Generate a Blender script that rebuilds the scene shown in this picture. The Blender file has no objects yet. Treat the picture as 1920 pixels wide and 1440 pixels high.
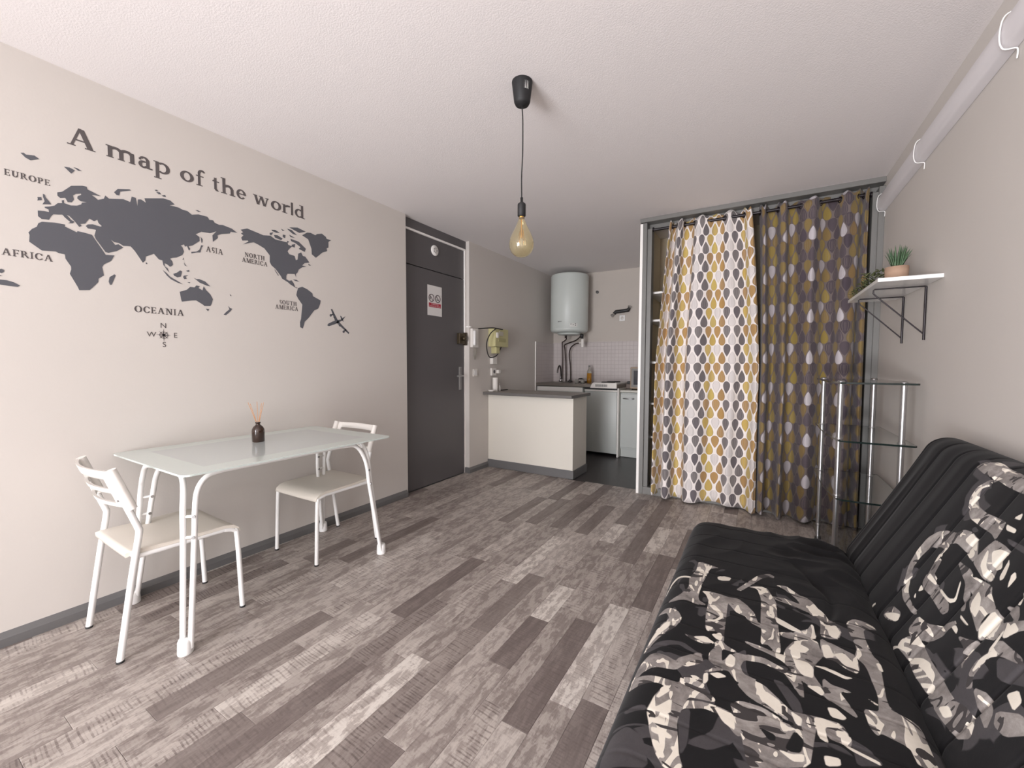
import bpy, bmesh, math, random
import numpy as np
from mathutils import Vector, Matrix
from mathutils.geometry import tessellate_polygon
R = math.radians
random.seed(7)
scene = bpy.context.scene
COL = scene.collection

# ------------------------------------------------------------------ camera
cam_d = bpy.data.cameras.new('camera'); cam_d.sensor_width = 36.0; cam_d.lens = 36.0 * 771.4 / 1920.0
cam_d.clip_start = 0.02
cam = bpy.data.objects.new('camera', cam_d); COL.objects.link(cam); scene.camera = cam
_yaw, _pit, _rol = R(31.06), R(-2.758), R(0.185)
_f = Vector((-math.sin(_yaw) * math.cos(_pit), math.cos(_yaw) * math.cos(_pit), math.sin(_pit)))
_r = Vector((math.cos(_yaw), math.sin(_yaw), 0)); _u = _r.cross(_f)
_rr = _r * math.cos(_rol) + _u * math.sin(_rol); _uu = -_r * math.sin(_rol) + _u * math.cos(_rol)
cam.matrix_world = Matrix(((_rr.x, _uu.x, -_f.x, 0), (_rr.y, _uu.y, -_f.y, 0), (_rr.z, _uu.z, -_f.z, 1.15), (0, 0, 0, 1)))

# ------------------------------------------------------------------ light and exposure
scene.view_settings.view_transform = 'Standard'; scene.view_settings.look = 'None'
scene.view_settings.exposure = 0.04; scene.view_settings.gamma = 1.0; scene.view_settings.use_curve_mapping = False
world = bpy.data.worlds.new('daylight'); scene.world = world; world.use_nodes = True
world.node_tree.nodes['Background'].inputs[0].default_value = (0.86, 0.92, 1.0, 1)
world.node_tree.nodes['Background'].inputs[1].default_value = 2.0
def area(name, loc, rot, sx, sy, power, color=(1, 1, 1)):
    l = bpy.data.lights.new(name, 'AREA'); l.shape = 'RECTANGLE'; l.size = sx; l.size_y = sy; l.energy = power; l.color = color
    o = bpy.data.objects.new(name, l); o.location = loc; o.rotation_euler = rot; COL.objects.link(o); return o
# daylight through the balcony door behind the camera
area('daylight_balcony_door', (-0.95, -2.97, 1.05), (R(90), 0, R(-40)), 2.1, 1.9, 232, (0.975, 0.965, 1.0))
# sunlit balcony floor just outside, sending light upwards
area('sunlit_balcony_bounce', (-1.15, -3.25, 0.10), (R(112), 0, R(-28)), 1.9, 0.6, 116, (0.98, 0.96, 0.99))

# ------------------------------------------------------------------ node helpers
class E:
    """tiny expression wrapper that grows Math nodes"""
    def __init__(s, nt, v): s.nt, s.v = nt, v
    def _n(s, op, *a):
        n = s.nt.nodes.new('ShaderNodeMath'); n.operation = op
        for i, x in enumerate(a):
            x = x.v if isinstance(x, E) else x
            if isinstance(x, (int, float)): n.inputs[i].default_value = x
            else: s.nt.links.new(x, n.inputs[i])
        return E(s.nt, n.outputs[0])
    def __add__(s, o): return s._n('ADD', s, o)
    def __radd__(s, o): return s._n('ADD', o, s)
    def __sub__(s, o): return s._n('SUBTRACT', s, o)
    def __rsub__(s, o): return s._n('SUBTRACT', o, s)
    def __mul__(s, o): return s._n('MULTIPLY', s, o)
    def __rmul__(s, o): return s._n('MULTIPLY', s, o)
    def __truediv__(s, o): return s._n('DIVIDE', s, o)
    def __pow__(s, o): return s._n('POWER', s, o)
    def floor(s): return s._n('FLOOR', s)
    def abs(s): return s._n('ABSOLUTE', s)
    def mod(s, o): return s._n('FLOORED_MODULO', s, o)
    def lt(s, o): return s._n('LESS_THAN', s, o)
    def gt(s, o): return s._n('GREATER_THAN', s, o)
    def max(s, o): return s._n('MAXIMUM', s, o)
    def min(s, o): return s._n('MINIMUM', s, o)
    def sin(s): return s._n('SINE', s)
    def step(s, a, b):
        n = s.nt.nodes.new('ShaderNodeMapRange'); n.interpolation_type = 'SMOOTHSTEP'
        n.inputs['From Min'].default_value = a; n.inputs['From Max'].default_value = b
        s.nt.links.new(s.v, n.inputs['Value']); return E(s.nt, n.outputs['Result'])

def new_mat(name, color=(.8, .8, .8), rough=.5, metal=0.0, **k):
    m = bpy.data.materials.new(name); m.use_nodes = True
    b = m.node_tree.nodes['Principled BSDF']
    b.inputs['Base Color'].default_value = (*color, 1); b.inputs['Roughness'].default_value = rough; b.inputs['Metallic'].default_value = metal
    for kk, v in k.items(): b.inputs[kk.replace('_', ' ')].default_value = v
    return m
def nt_of(m): return m.node_tree, m.node_tree.nodes, m.node_tree.links, m.node_tree.nodes['Principled BSDF']
def mixc(nt, fac, a, b, mode='MIX'):
    n = nt.nodes.new('ShaderNodeMix'); n.data_type = 'RGBA'; n.blend_type = mode
    for sock, v in ((n.inputs[0], fac), (n.inputs[6], a), (n.inputs[7], b)):
        v = v.v if isinstance(v, E) else v
        if isinstance(v, (int, float)): sock.default_value = v
        elif isinstance(v, tuple): sock.default_value = (*v, 1) if len(v) == 3 else v
        else: nt.links.new(v, sock)
    return n.outputs[2]
def noise(nt, vec, scale, detail=3, rough=.5, dist=0):
    n = nt.nodes.new('ShaderNodeTexNoise'); n.inputs['Scale'].default_value = scale; n.inputs['Detail'].default_value = detail
    n.inputs['Roughness'].default_value = rough; n.inputs['Distortion'].default_value = dist
    if vec is not None: nt.links.new(vec, n.inputs['Vector'])
    return E(nt, n.outputs['Fac'])
def wpos(nt): return nt.nodes.new('ShaderNodeNewGeometry').outputs['Position']
def mapping(nt, vec, scale=(1, 1, 1), loc=(0, 0, 0)):
    n = nt.nodes.new('ShaderNodeMapping'); n.inputs['Scale'].default_value = scale; n.inputs['Location'].default_value = loc
    nt.links.new(vec, n.inputs['Vector']); return n.outputs[0]
def bump(nt, b, h, strength=.2, dist=.01):
    n = nt.nodes.new('ShaderNodeBump'); n.inputs['Strength'].default_value = strength; n.inputs['Distance'].default_value = dist
    nt.links.new(h.v if isinstance(h, E) else h, n.inputs['Height']); nt.links.new(n.outputs[0], b.inputs['Normal'])
def ramp(nt, fac, stops, mode='CONSTANT'):
    n = nt.nodes.new('ShaderNodeValToRGB'); cr = n.color_ramp; cr.interpolation = mode
    while len(cr.elements) > 1: cr.elements.remove(cr.elements[-1])
    for i, (p, c) in enumerate(stops):
        e = cr.elements[0] if i == 0 else cr.elements.new(p)
        e.position = p; e.color = (*c, 1)
    nt.links.new(fac.v if isinstance(fac, E) else fac, n.inputs[0]); return n.outputs[0]
def srgb(r, g, b):
    f = lambda c: (c / 255 / 12.92) if c / 255 <= .04045 else ((c / 255 + .055) / 1.055) ** 2.4
    return (f(r), f(g), f(b))
def painted(name, col, rough=.7, bs=60, bstr=.05, var=.04):
    m = new_mat(name, col, rough); nt, N, L, b = nt_of(m); p = wpos(nt)
    n1 = noise(nt, p, 1.3, 4); c = mixc(nt, n1, tuple(x * (1 - var) for x in col), tuple(min(1, x * (1 + var)) for x in col))
    L.new(c, b.inputs['Base Color']); bump(nt, b, noise(nt, p, bs, 3), bstr, .004); return m

# ------------------------------------------------------------------ mesh helpers
class MB:
    def __init__(s): s.v = []; s.f = []; s.sm = []
    def add(s, vs, fs, smooth=False):
        o = len(s.v); s.v += [tuple(v) for v in vs]
        for f in fs: s.f.append(tuple(i + o for i in f)); s.sm.append(smooth)
    def box(s, x0, x1, y0, y1, z0, z1, bev=0.0, seg=1):
        if bev <= 0:
            s.add([(x0, y0, z0), (x1, y0, z0), (x1, y1, z0), (x0, y1, z0), (x0, y0, z1), (x1, y0, z1), (x1, y1, z1), (x0, y1, z1)],
                  [(0, 3, 2, 1), (4, 5, 6, 7), (0, 1, 5, 4), (1, 2, 6, 5), (2, 3, 7, 6), (3, 0, 4, 7)]); return s
        bm = bmesh.new(); bmesh.ops.create_cube(bm, size=1)
        for v in bm.verts: v.co = Vector(((x0 + x1) / 2 + v.co.x * (x1 - x0), (y0 + y1) / 2 + v.co.y * (y1 - y0), (z0 + z1) / 2 + v.co.z * (z1 - z0)))
        bmesh.ops.bevel(bm, geom=bm.edges[:], offset=bev, segments=seg, profile=.5, affect='EDGES')
        s.frombm(bm, seg > 1); bm.free(); return s
    def frombm(s, bm, smooth=False):
        bm.verts.index_update(); s.add([v.co for v in bm.verts], [[v.index for v in f.verts] for f in bm.faces], smooth)
    def tube(s, pts, r, n=10, caps=True, closed=False):
        pts = [Vector(p) for p in pts]; k = len(pts); rs = r if isinstance(r, (list, tuple)) else [r] * k
        up = None; rings = []
        for i, p in enumerate(pts):
            a = pts[i - 1] if i > 0 else (pts[-1] if closed else p); b = pts[(i + 1) % k] if (i < k - 1 or closed) else p
            t = (b - a).normalized()
            if up is None: up = t.orthogonal().normalized()
            else: up = (up - t * up.dot(t)); up = up.normalized() if up.length > 1e-6 else t.orthogonal().normalized()
            q = t.cross(up); rings.append([p + (up * math.cos(2 * math.pi * j / n) + q * math.sin(2 * math.pi * j / n)) * rs[i] for j in range(n)])
        vs = [v for rg in rings for v in rg]; fs = []
        for i in range(k if closed else k - 1):
            i2 = (i + 1) % k
            for j in range(n): fs.append((i * n + j, i * n + (j + 1) % n, i2 * n + (j + 1) % n, i2 * n + j))
        s.add(vs, fs, True)
        if caps and not closed:
            s.add(rings[0], [tuple(range(n))[::-1]]); s.add(rings[-1], [tuple(range(n))])
        return s
    def lathe(s, prof, c=(0, 0, 0), n=24, axis='z', smooth=True):
        cx, cy, cz = c; vs = []; fs = []; k = len(prof)
        for r, h in prof:
            for j in range(n):
                a = 2 * math.pi * j / n
                if axis == 'z': vs.append((cx + r * math.cos(a), cy + r * math.sin(a), cz + h))
                elif axis == 'y': vs.append((cx + r * math.cos(a), cy + h, cz + r * math.sin(a)))
                else: vs.append((cx + h, cy + r * math.cos(a), cz + r * math.sin(a)))
        for i in range(k - 1):
            for j in range(n): fs.append((i * n + j, i * n + (j + 1) % n, (i + 1) * n + (j + 1) % n, (i + 1) * n + j))
        fs.append(tuple(range(n))[::-1]); fs.append(tuple((k - 1) * n + j for j in range(n)))
        s.add(vs, fs[:-2], smooth); o = len(s.v) - len(vs)
        for f in fs[-2:]: s.f.append(tuple(i + o for i in f)); s.sm.append(False)
        return s
    def slab(s, poly, fn, t0, t1):
        """extrude 2-D polygon; fn(a, b, t) gives the 3-D point"""
        n = len(poly); tri = tessellate_polygon([[Vector((a, b, 0)) for a, b in poly]])
        vs = [fn(a, b, t0) for a, b in poly] + [fn(a, b, t1) for a, b in poly]
        fs = [t for t in tri] + [tuple(i + n for i in t)[::-1] for t in tri] + [(i, (i + 1) % n, (i + 1) % n + n, i + n) for i in range(n)]
        s.add(vs, fs); return s
    def build(s, name, mat, parent=None, sharp=None, fixn=True):
        me = bpy.data.meshes.new(name); off = Vector(parent.get('_o', (0, 0, 0))) if parent else Vector((0, 0, 0))
        me.from_pydata([tuple(Vector(v) - off) for v in s.v], [], s.f)
        me.polygons.foreach_set('use_smooth', s.sm); me.materials.append(mat)
        if fixn:
            bm = bmesh.new(); bm.from_mesh(me); bmesh.ops.recalc_face_normals(bm, faces=bm.faces[:]); bm.to_mesh(me); bm.free()
        me.update()
        o = bpy.data.objects.new(name, me); COL.objects.link(o)
        if parent: o.parent = parent; o['_o'] = tuple(off)
        return o
def tag(o, label=None, cat=None, group=None, kind=None):
    if label: o['label'] = label
    if cat: o['category'] = cat
    if group: o['group'] = group
    if kind: o['kind'] = kind
    return o
def thing(name, label, cat, loc, group=None):
    o = bpy.data.objects.new(name, None); o.empty_display_size = .05; o.location = loc; COL.objects.link(o); o['_o'] = tuple(loc)
    return tag(o, label, cat, group)
def copy_tree(o, parent=None):
    c = o.copy(); COL.objects.link(c)
    if parent: c.parent = parent
    for ch in [x for x in bpy.data.objects if x.parent == o]: copy_tree(ch, c)
    return c
def smooth_path(pts, n=6):
    """Catmull-Rom through the points"""
    P = [Vector(p) for p in pts]; P = [P[0] * 2 - P[1]] + P + [P[-1] * 2 - P[-2]]; out = []
    for i in range(1, len(P) - 2):
        for k in range(n):
            t = k / n; a, b, c, d = P[i - 1:i + 3]
            out.append(.5 * ((2 * b) + (c - a) * t + (2 * a - 5 * b + 4 * c - d) * t * t + (3 * b - a - 3 * c + d) * t ** 3))
    return out + [P[-2]]
def struct(name, mb, mat, label=None, parent=None):
    o = mb.build(name, mat, parent)
    if not parent: o['kind'] = 'structure'
    if label: o['label'] = label
    return o
def text_mesh(txt, size, mat, name, parent, fn, width=None, align='CENTER'):
    """flat lettering from the built-in typeface, placed with fn(a, b)"""
    cu = bpy.data.curves.new('t', 'FONT'); cu.body = txt; cu.size = size; cu.align_x = align
    to = bpy.data.objects.new('t', cu); COL.objects.link(to); bpy.context.view_layer.update()
    me = to.to_mesh(); vs = [tuple(v.co) for v in me.vertices]; fs = [tuple(p.vertices) for p in me.polygons]
    to.to_mesh_clear(); bpy.data.objects.remove(to); bpy.data.curves.remove(cu)
    k = 1.0
    if width:
        w = max(v[0] for v in vs) - min(v[0] for v in vs); k = width / w
    mb = MB(); mb.add([fn(v[0] * k, v[1]) for v in vs], fs); return mb.build(name, mat, parent, fixn=False)

# traced outlines of the flat decals and the sofa print, in millimetres
LANDS=["476,1784 476,1761 486,1752 507,1755 511,1767 520,1782 534,1785 547,1789 555,1778 570,1764 563,1757 578,1761 583,1770 573,1774 563,1788 560,1792 569,1789 585,1770 597,1751 605,1757 601,1765 617,1771 622,1782 631,1797 646,1790 657,1800 660,1787 671,1775 667,1772 654,1773 641,1775 625,1770 618,1761 625,1752 639,1753 651,1753 645,1726 649,1712 680,1660 690,1659 719,1674 743,1696 726,1707 714,1701 699,1723 712,1713 728,1713 743,1704 770,1708 785,1689 793,1675 813,1640 823,1652 825,1672 858,1693 877,1669 891,1668 894,1646 907,1626 917,1613 911,1633 900,1639 899,1655 908,1653 922,1642 934,1654 932,1671 923,1683 930,1688 951,1695 976,1714 984,1733 977,1755 970,1761 985,1770 989,1760 998,1765 1006,1743 1012,1754 1005,1765 1024,1775 1056,1806 1056,1827 1039,1837 1065,1857 1107,1861 1114,1865 1138,1879 1118,1853 1119,1818 1144,1844 1143,1860 1164,1872 1206,1886 1210,1897 1244,1900 1216,1916 1171,1923 1153,1919 1130,1924 1124,1935 1105,1932 1097,1946 1055,1946 1024,1935 1005,1948 984,1948 964,1954 939,1953 929,1952 951,1964 932,1978 904,1979 829,1954 834,1934 816,1944 804,1940 801,1907 796,1945 781,1945 775,1918 750,1923 700,1908 687,1918 682,1902 662,1890 642,1905 672,1910 629,1925 627,1936 613,1935 578,1922 550,1887 535,1879 535,1865 543,1858 558,1864 565,1848 577,1851 585,1866 582,1882 591,1892 608,1899 608,1893 597,1885 595,1874 605,1865 625,1867 609,1860 607,1852 593,1842 575,1837 564,1838 554,1840 554,1853 547,1849 548,1838 535,1834 525,1820 512,1812 496,1806 497,1801 507,1798 508,1787 495,1788","447,1686 457,1703 471,1716 476,1732 486,1741 523,1748 554,1749 553,1740 589,1725 591,1731 613,1730 637,1727 643,1715 680,1648 710,1652 698,1624 673,1603 666,1589 671,1552 652,1534 651,1518 622,1478 588,1472 584,1485 561,1539 566,1559 566,1571 550,1602 549,1620 531,1621 522,1626 513,1625 482,1621 448,1649 450,1677","690,1548 707,1564 712,1560 696,1514 690,1513 686,1527","959,1521 990,1536 1006,1554 1025,1554 1034,1566 1050,1564 1044,1554 1062,1544 1068,1567 1080,1547 1099,1527 1110,1503 1103,1476 1097,1464 1069,1461 1061,1468 1031,1486 1012,1483 967,1471 964,1483","1074,1447 1091,1447 1085,1435","1024,1604 1035,1600 1048,1602 1076,1594 1098,1572 1081,1573 1064,1579 1050,1583 1040,1591","934,1609 949,1617 964,1632 972,1628 969,1613 966,1600 951,1594 938,1599","979,1608 1000,1614 987,1604 992,1594 981,1590 976,1599","994,1576 1007,1578 1004,1573","891,1619 907,1607 920,1592 974,1562 952,1566 924,1579 909,1593","981,1702 976,1690 982,1692","982,1676 990,1663 996,1659 985,1662","990,1635 1004,1642 1005,1633 996,1632","825,1645 830,1641 830,1636 824,1637","1061,1830 1070,1818 1069,1802 1064,1798 1063,1819","1062,1785 1073,1786 1065,1774 1065,1774 1058,1746 1039,1741 1017,1731 1016,1739 1039,1746 1053,1758 1059,1774","1186,1475 1195,1464 1206,1462 1198,1448 1173,1422 1161,1424 1176,1442 1192,1457","1197,1543 1205,1534 1197,1535","718,1944 732,1964 774,1977 781,1974 740,1954 736,1935 727,1934","870,2009 879,2012 885,2007 874,2005","876,2001 890,2004 896,1996 885,1993","898,1991 912,1998 916,1989 905,1988","1041,1965 1053,1967 1068,1962 1055,1959","437,2002 446,2006 451,2001 475,2007 488,1998 463,1983 450,1988","559,1996 576,1999 592,1993 580,1975","588,2005 598,2006 614,1999 603,1996","493,1858 498,1857 500,1847 508,1835 516,1822 490,1814 497,1829 495,1838 493,1846","477,1839 488,1843 489,1831 476,1825 478,1832","1263,1923 1299,1940 1349,1932 1390,1925 1432,1934 1461,1919 1490,1919 1539,1920 1543,1906 1570,1902 1550,1882 1538,1864 1549,1848 1584,1845 1592,1820 1604,1826 1609,1865 1629,1878 1641,1857 1657,1857 1686,1824 1652,1813 1635,1795 1664,1791 1635,1783 1610,1763 1602,1742 1590,1730 1592,1709 1582,1729 1535,1722 1527,1709 1526,1686 1545,1679 1561,1685 1576,1665 1584,1643 1601,1644 1591,1639 1552,1657 1537,1668 1499,1685 1492,1699 1460,1737 1435,1754 1425,1773 1426,1813 1395,1848 1361,1861 1334,1869 1307,1858 1274,1842 1304,1866 1301,1871 1271,1863 1265,1878 1277,1895 1264,1902 1276,1912","1453,1735 1479,1700 1474,1699 1456,1725","1604,1643 1632,1655 1665,1645 1703,1623 1707,1604 1763,1583 1760,1563 1744,1525 1713,1509 1687,1474 1674,1457 1644,1427 1639,1407 1630,1381 1612,1389 1611,1420 1619,1444 1630,1538 1602,1573 1590,1595 1595,1618","1638,1991 1674,2018 1699,2023 1733,2016 1746,2028 1782,2040 1813,2025 1817,2014 1854,2013 1831,1997 1830,1957 1816,1949 1820,1930 1784,1913 1734,1866 1704,1883 1703,1918 1681,1975","1553,2018 1608,2032 1665,2021 1620,2001 1588,2008","1454,1944 1476,1948 1509,1935 1498,1924 1461,1929","1429,1950 1451,1959 1439,1938 1429,1939","1440,1972 1462,1977 1491,1967 1469,1961 1444,1965","1499,1994 1522,1990 1510,1984","1537,2005 1568,2006 1603,1982 1576,1982","1552,1972 1591,1960 1559,1959","1559,1948 1614,1943 1663,1909 1654,1887 1613,1897 1626,1911 1590,1929 1563,1934","1536,1930 1551,1927 1539,1916","1566,1912 1590,1922 1585,1898 1566,1901","1510,1961 1527,1962 1524,1942 1509,1946","1569,1692 1593,1694 1613,1684 1585,1685","1677,1815 1698,1807 1681,1804"]
PLANE_A=["1810,1417 1819,1430 1876,1459 1925,1469 1930,1461 1905,1446 1866,1428 1823,1412","1840,1533 1851,1536 1895,1460 1871,1458","1881,1444 1895,1458 1990,1377 1983,1368","1915,1494 1925,1492 1944,1454 1925,1463","1925,1473 1960,1496 1935,1464","1830,1488 1834,1497 1844,1498 1849,1490 1843,1481 1834,1480","1932,1381 1937,1390 1947,1391 1952,1382 1947,1373 1937,1373","1856,1475 1872,1482 1875,1474","1902,1422 1909,1429 1914,1415","1844,1497 1860,1505 1864,1499 1846,1487","1945,1390 1961,1403 1967,1398 1949,1381"]
PLANE_B=["303,1470 325,1483 366,1480 383,1480 400,1475 417,1465 411,1458 390,1458 365,1460 321,1456","363,1513 365,1520 370,1523 376,1521 378,1516 375,1510 370,1506 365,1507","350,1499 366,1497 373,1495 349,1489","336,1482 351,1534 357,1535 352,1483","351,1534 358,1523 367,1520 367,1515 353,1517","335,1456 348,1458 338,1402 333,1402"]
TITLE=[('A', 0.571, 0.661), ('m', 0.696, 0.803), ('a', 0.81, 0.865), ('p', 0.87, 0.936), ('o', 0.978, 1.039), ('f', 1.049, 1.09), ('t', 1.126, 1.159), ('h', 1.167, 1.24), ('e', 1.246, 1.298), ('w', 1.336, 1.428), ('o', 1.44, 1.504), ('r', 1.508, 1.561), ('l', 1.563, 1.584), ('d', 1.592, 1.661)]
SEAT_PRINT=["L -175,1654 -109,1636 -121,1629 -136,1615 -143,1546 -150,1467 -150,1398 -144,1373 -122,1359 -146,1351 -179,1359 -210,1344 -190,1385 -179,1441 -184,1513 -174,1582", "W -143,1649 -138,1633 -143,1556 -151,1499 -151,1533 -147,1617", "W -154,1414 -151,1474 -146,1470 -149,1414", "W -226,1397 -227,1445 -221,1499 -208,1529 -183,1522 -183,1509 -205,1513 -218,1479 -222,1439", "W -107,1569 -89,1587 -65,1586 -69,1558 -90,1546 -104,1549", "L -45,1512 -18,1572 17,1653 48,1683 62,1672 57,1656 44,1661 21,1629 -8,1566 -35,1510", "L -140,1438 -118,1448 -89,1450 -67,1445 -39,1451 -17,1423 4,1390 12,1346 34,1324 26,1319 -1,1332 -16,1359 -39,1367 -55,1393 -67,1414 -66,1247 -64,1200 -82,1242 -109,1231 -116,1316 -115,1384 -125,1421", "W -134,1438 -124,1444 -102,1406 -92,1441 -88,1432 -98,1395 -114,1381", "W -115,1363 -99,1373 -74,1342 -72,1315 -91,1283 -111,1277 -110,1286 -92,1294 -80,1320 -87,1335 -107,1355", "W -111,1253 -92,1253 -96,1239 -108,1232", "L -11,1552 14,1571 39,1567 51,1521 62,1485 61,1406 65,1234 53,1231 38,1252 23,1246 25,1296 23,1341 25,1484 14,1552", "W -9,1553 30,1577 45,1540 36,1534 21,1556", "W 45,1461 55,1454 53,1407 43,1407", "W 23,1318 36,1312 26,1292", "W 58,1333 65,1273 59,1275", "L 65,1607 94,1616 122,1587 150,1567 172,1505 172,1455 155,1470 132,1481 105,1498 63,1506 57,1521 90,1530 129,1512 120,1549 98,1587", "W 57,1403 83,1389 118,1364 118,1353 92,1354 61,1370", "L 68,1325 91,1337 135,1380 148,1417 150,1351 125,1320 90,1309 72,1309", "L -222,1285 -207,1307 -188,1286 -176,1249 -185,1196 -204,1141 -220,1090 -220,1120 -209,1199 -193,1242 -202,1277 -211,1278", "W -205,1208 -192,1236 -191,1198 -210,1142 -218,1111 -219,1143", "L -157,1183 -137,1182 -109,1199 -83,1184 -108,1168 -135,1169", "W -137,1182 -106,1203 -84,1183 -109,1173", "D -219,1086 -206,1119 -181,1139 -154,1145 -122,1125 -103,1122 -108,1115 -140,1119 -163,1130 -183,1118 -207,1085", "W -94,1219 -74,1239 -66,1225 -70,1202 -82,1205", "L -79,1196 -68,1203 -57,1189 -31,1176 -46,1172 -66,1174 -66,1096 -86,1105 -90,1121 -80,1155", "L -15,1235 16,1233 52,1227 76,1227 87,1176 66,1202 33,1215 3,1221", "L -161,1069 -111,1127 -102,1091 -138,1052", "W -54,1134 -45,1162 -33,1151 -33,1120 -44,1106 -54,1116", "L -221,973 -215,987 -201,985 -170,986 -138,995 -140,1011 -113,1035 -93,1026 -91,1004 -67,983 -66,974 -116,962 -122,944 -92,959 -65,963 -28,959 -12,910 -20,905 -53,944 -83,946 -126,920 -129,876 -120,833 -113,801 -102,777 -130,761 -150,784 -171,829 -183,874 -179,924 -170,962 -149,962 -184,969 -220,942", "W -170,961 -153,960 -174,919 -179,924", "W -182,898 -173,893 -147,938 -142,890 -178,880", "W -180,860 -160,867 -140,857 -175,848", "W -171,839 -144,843 -129,837 -132,828 -168,826", "W -164,811 -150,812 -132,782 -142,777 -158,797", "W -130,812 -118,819 -119,800", "W -67,962 -26,958 -23,914 -46,926", "W -96,1052 -87,1062 -84,1032 -93,1012", "D -97,850 -63,890 -54,943 -15,908 -18,892 -63,841 -100,835", "D -131,905 -108,931 -101,837 -109,797", "D -215,872 -189,891 -184,879 -208,859", "D -218,822 -177,839 -174,835 -192,827 -201,824 -221,810", "D -215,709 -221,747 -218,801 -201,824 -178,802 -154,746", "L -222,969 -218,1039 -202,1078 -166,1063 -144,1053 -156,1031 -178,1025 -195,1022 -213,996", "D -209,1033 -202,1053 -186,1059 -197,1032", "L -156,1069 -111,1125 -103,1097 -142,1054", "L -90,1138 -69,1198 -62,1099 -77,1098 -89,1110", "L -17,1072 6,1090 62,1049 62,1005 36,1015 -1,1029 -23,1055", "W 18,1057 33,1067 60,1048 60,1007 39,1020 21,1031", "L -35,987 -15,1005 25,1009 63,992 61,942 35,944 11,961 -10,959 25,943 44,879 46,867 3,841 -10,909 -24,956", "W -44,1159 -33,1148 -34,1116 -46,1109 -55,1126", "L -34,1172 -4,1174 26,1188 70,1168 69,1153 26,1168 -16,1154 -23,1123 -14,1099 14,1094 -23,1062 -47,1097 -95,1060 -80,1077", "W -84,1060 -65,1075 -46,1069 -67,1051", "L 154,1518 170,1514 201,1464 211,1413 200,1374 182,1363 162,1362 172,1452 144,1473", "W 181,1423 203,1442 210,1407 197,1370 183,1374", "L 233,1472 251,1501 287,1505 304,1492 264,1456 260,1406 264,1334 273,1318 256,1159 272,1139 309,1142 308,1029 273,1008 270,1050 227,1063 221,1051 214,1067 212,1119 239,1125 248,1182 244,1282 228,1317 238,1352 231,1431", "W 276,1498 301,1505 301,1490 279,1488", "W 263,1307 275,1314 275,1278 264,1282", "W 223,1162 242,1150 237,1144", "L 74,1233 79,1255 99,1302 148,1337 156,1273 133,1223 127,1186 145,1134 141,1117 117,1140 93,1157 79,1190", "W 82,1257 101,1299 131,1287 118,1260 89,1257", "W 92,1221 118,1232 132,1210 128,1170 106,1169 95,1191", "W 110,1136 139,1149 145,1130 139,1116", "L 161,1351 186,1340 228,1317 226,1263 218,1241 201,1247 180,1270 159,1266 158,1318", "W 158,1321 176,1334 182,1284 159,1266", "W 181,1298 204,1317 225,1271 223,1257 198,1259", "W 132,1219 156,1233 192,1217 209,1219 193,1205 175,1211 152,1218", "L -9,1178 27,1186 62,1167 93,1165 104,1132 102,1083 86,1121 70,1156 34,1172 -9,1160", "L -7,1092 27,1085 54,1054 77,1030 93,1033 120,1040 163,1045 174,1010 169,991 144,992 118,1017 110,972 97,901 43,868 16,929 -3,950 -5,1001 28,994 56,989 82,990 81,1001 62,1002 57,1015 37,1019 16,1020 -5,1035", "W 18,1057 31,1067 58,1042 60,1007 35,1025", "W 75,1032 96,1022 92,996 83,999", "W 116,1038 132,1044 166,1040 161,1032 133,1020 135,976 120,983", "W 151,1022 170,1028 173,1007 151,1005", "W 46,914 71,913 92,926 91,907 73,897", "W 123,942 149,950 148,932 124,917", "W 144,1084 160,1090 176,1071 169,1060 148,1057", "W 151,997 180,987 211,980 213,971 195,975 168,982", "D 45,1120 67,1117 95,1072 99,1037 81,1033 69,1063", "D 173,1015 200,1004 218,975 174,948 173,983", "K 16,952 47,945 46,930 35,926", "K 61,922 80,979 95,960 87,925 71,918", "L 148,1182 161,1167 185,1166 196,1162 172,1154 195,1089 192,1084 170,1100 143,1119"]
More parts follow.
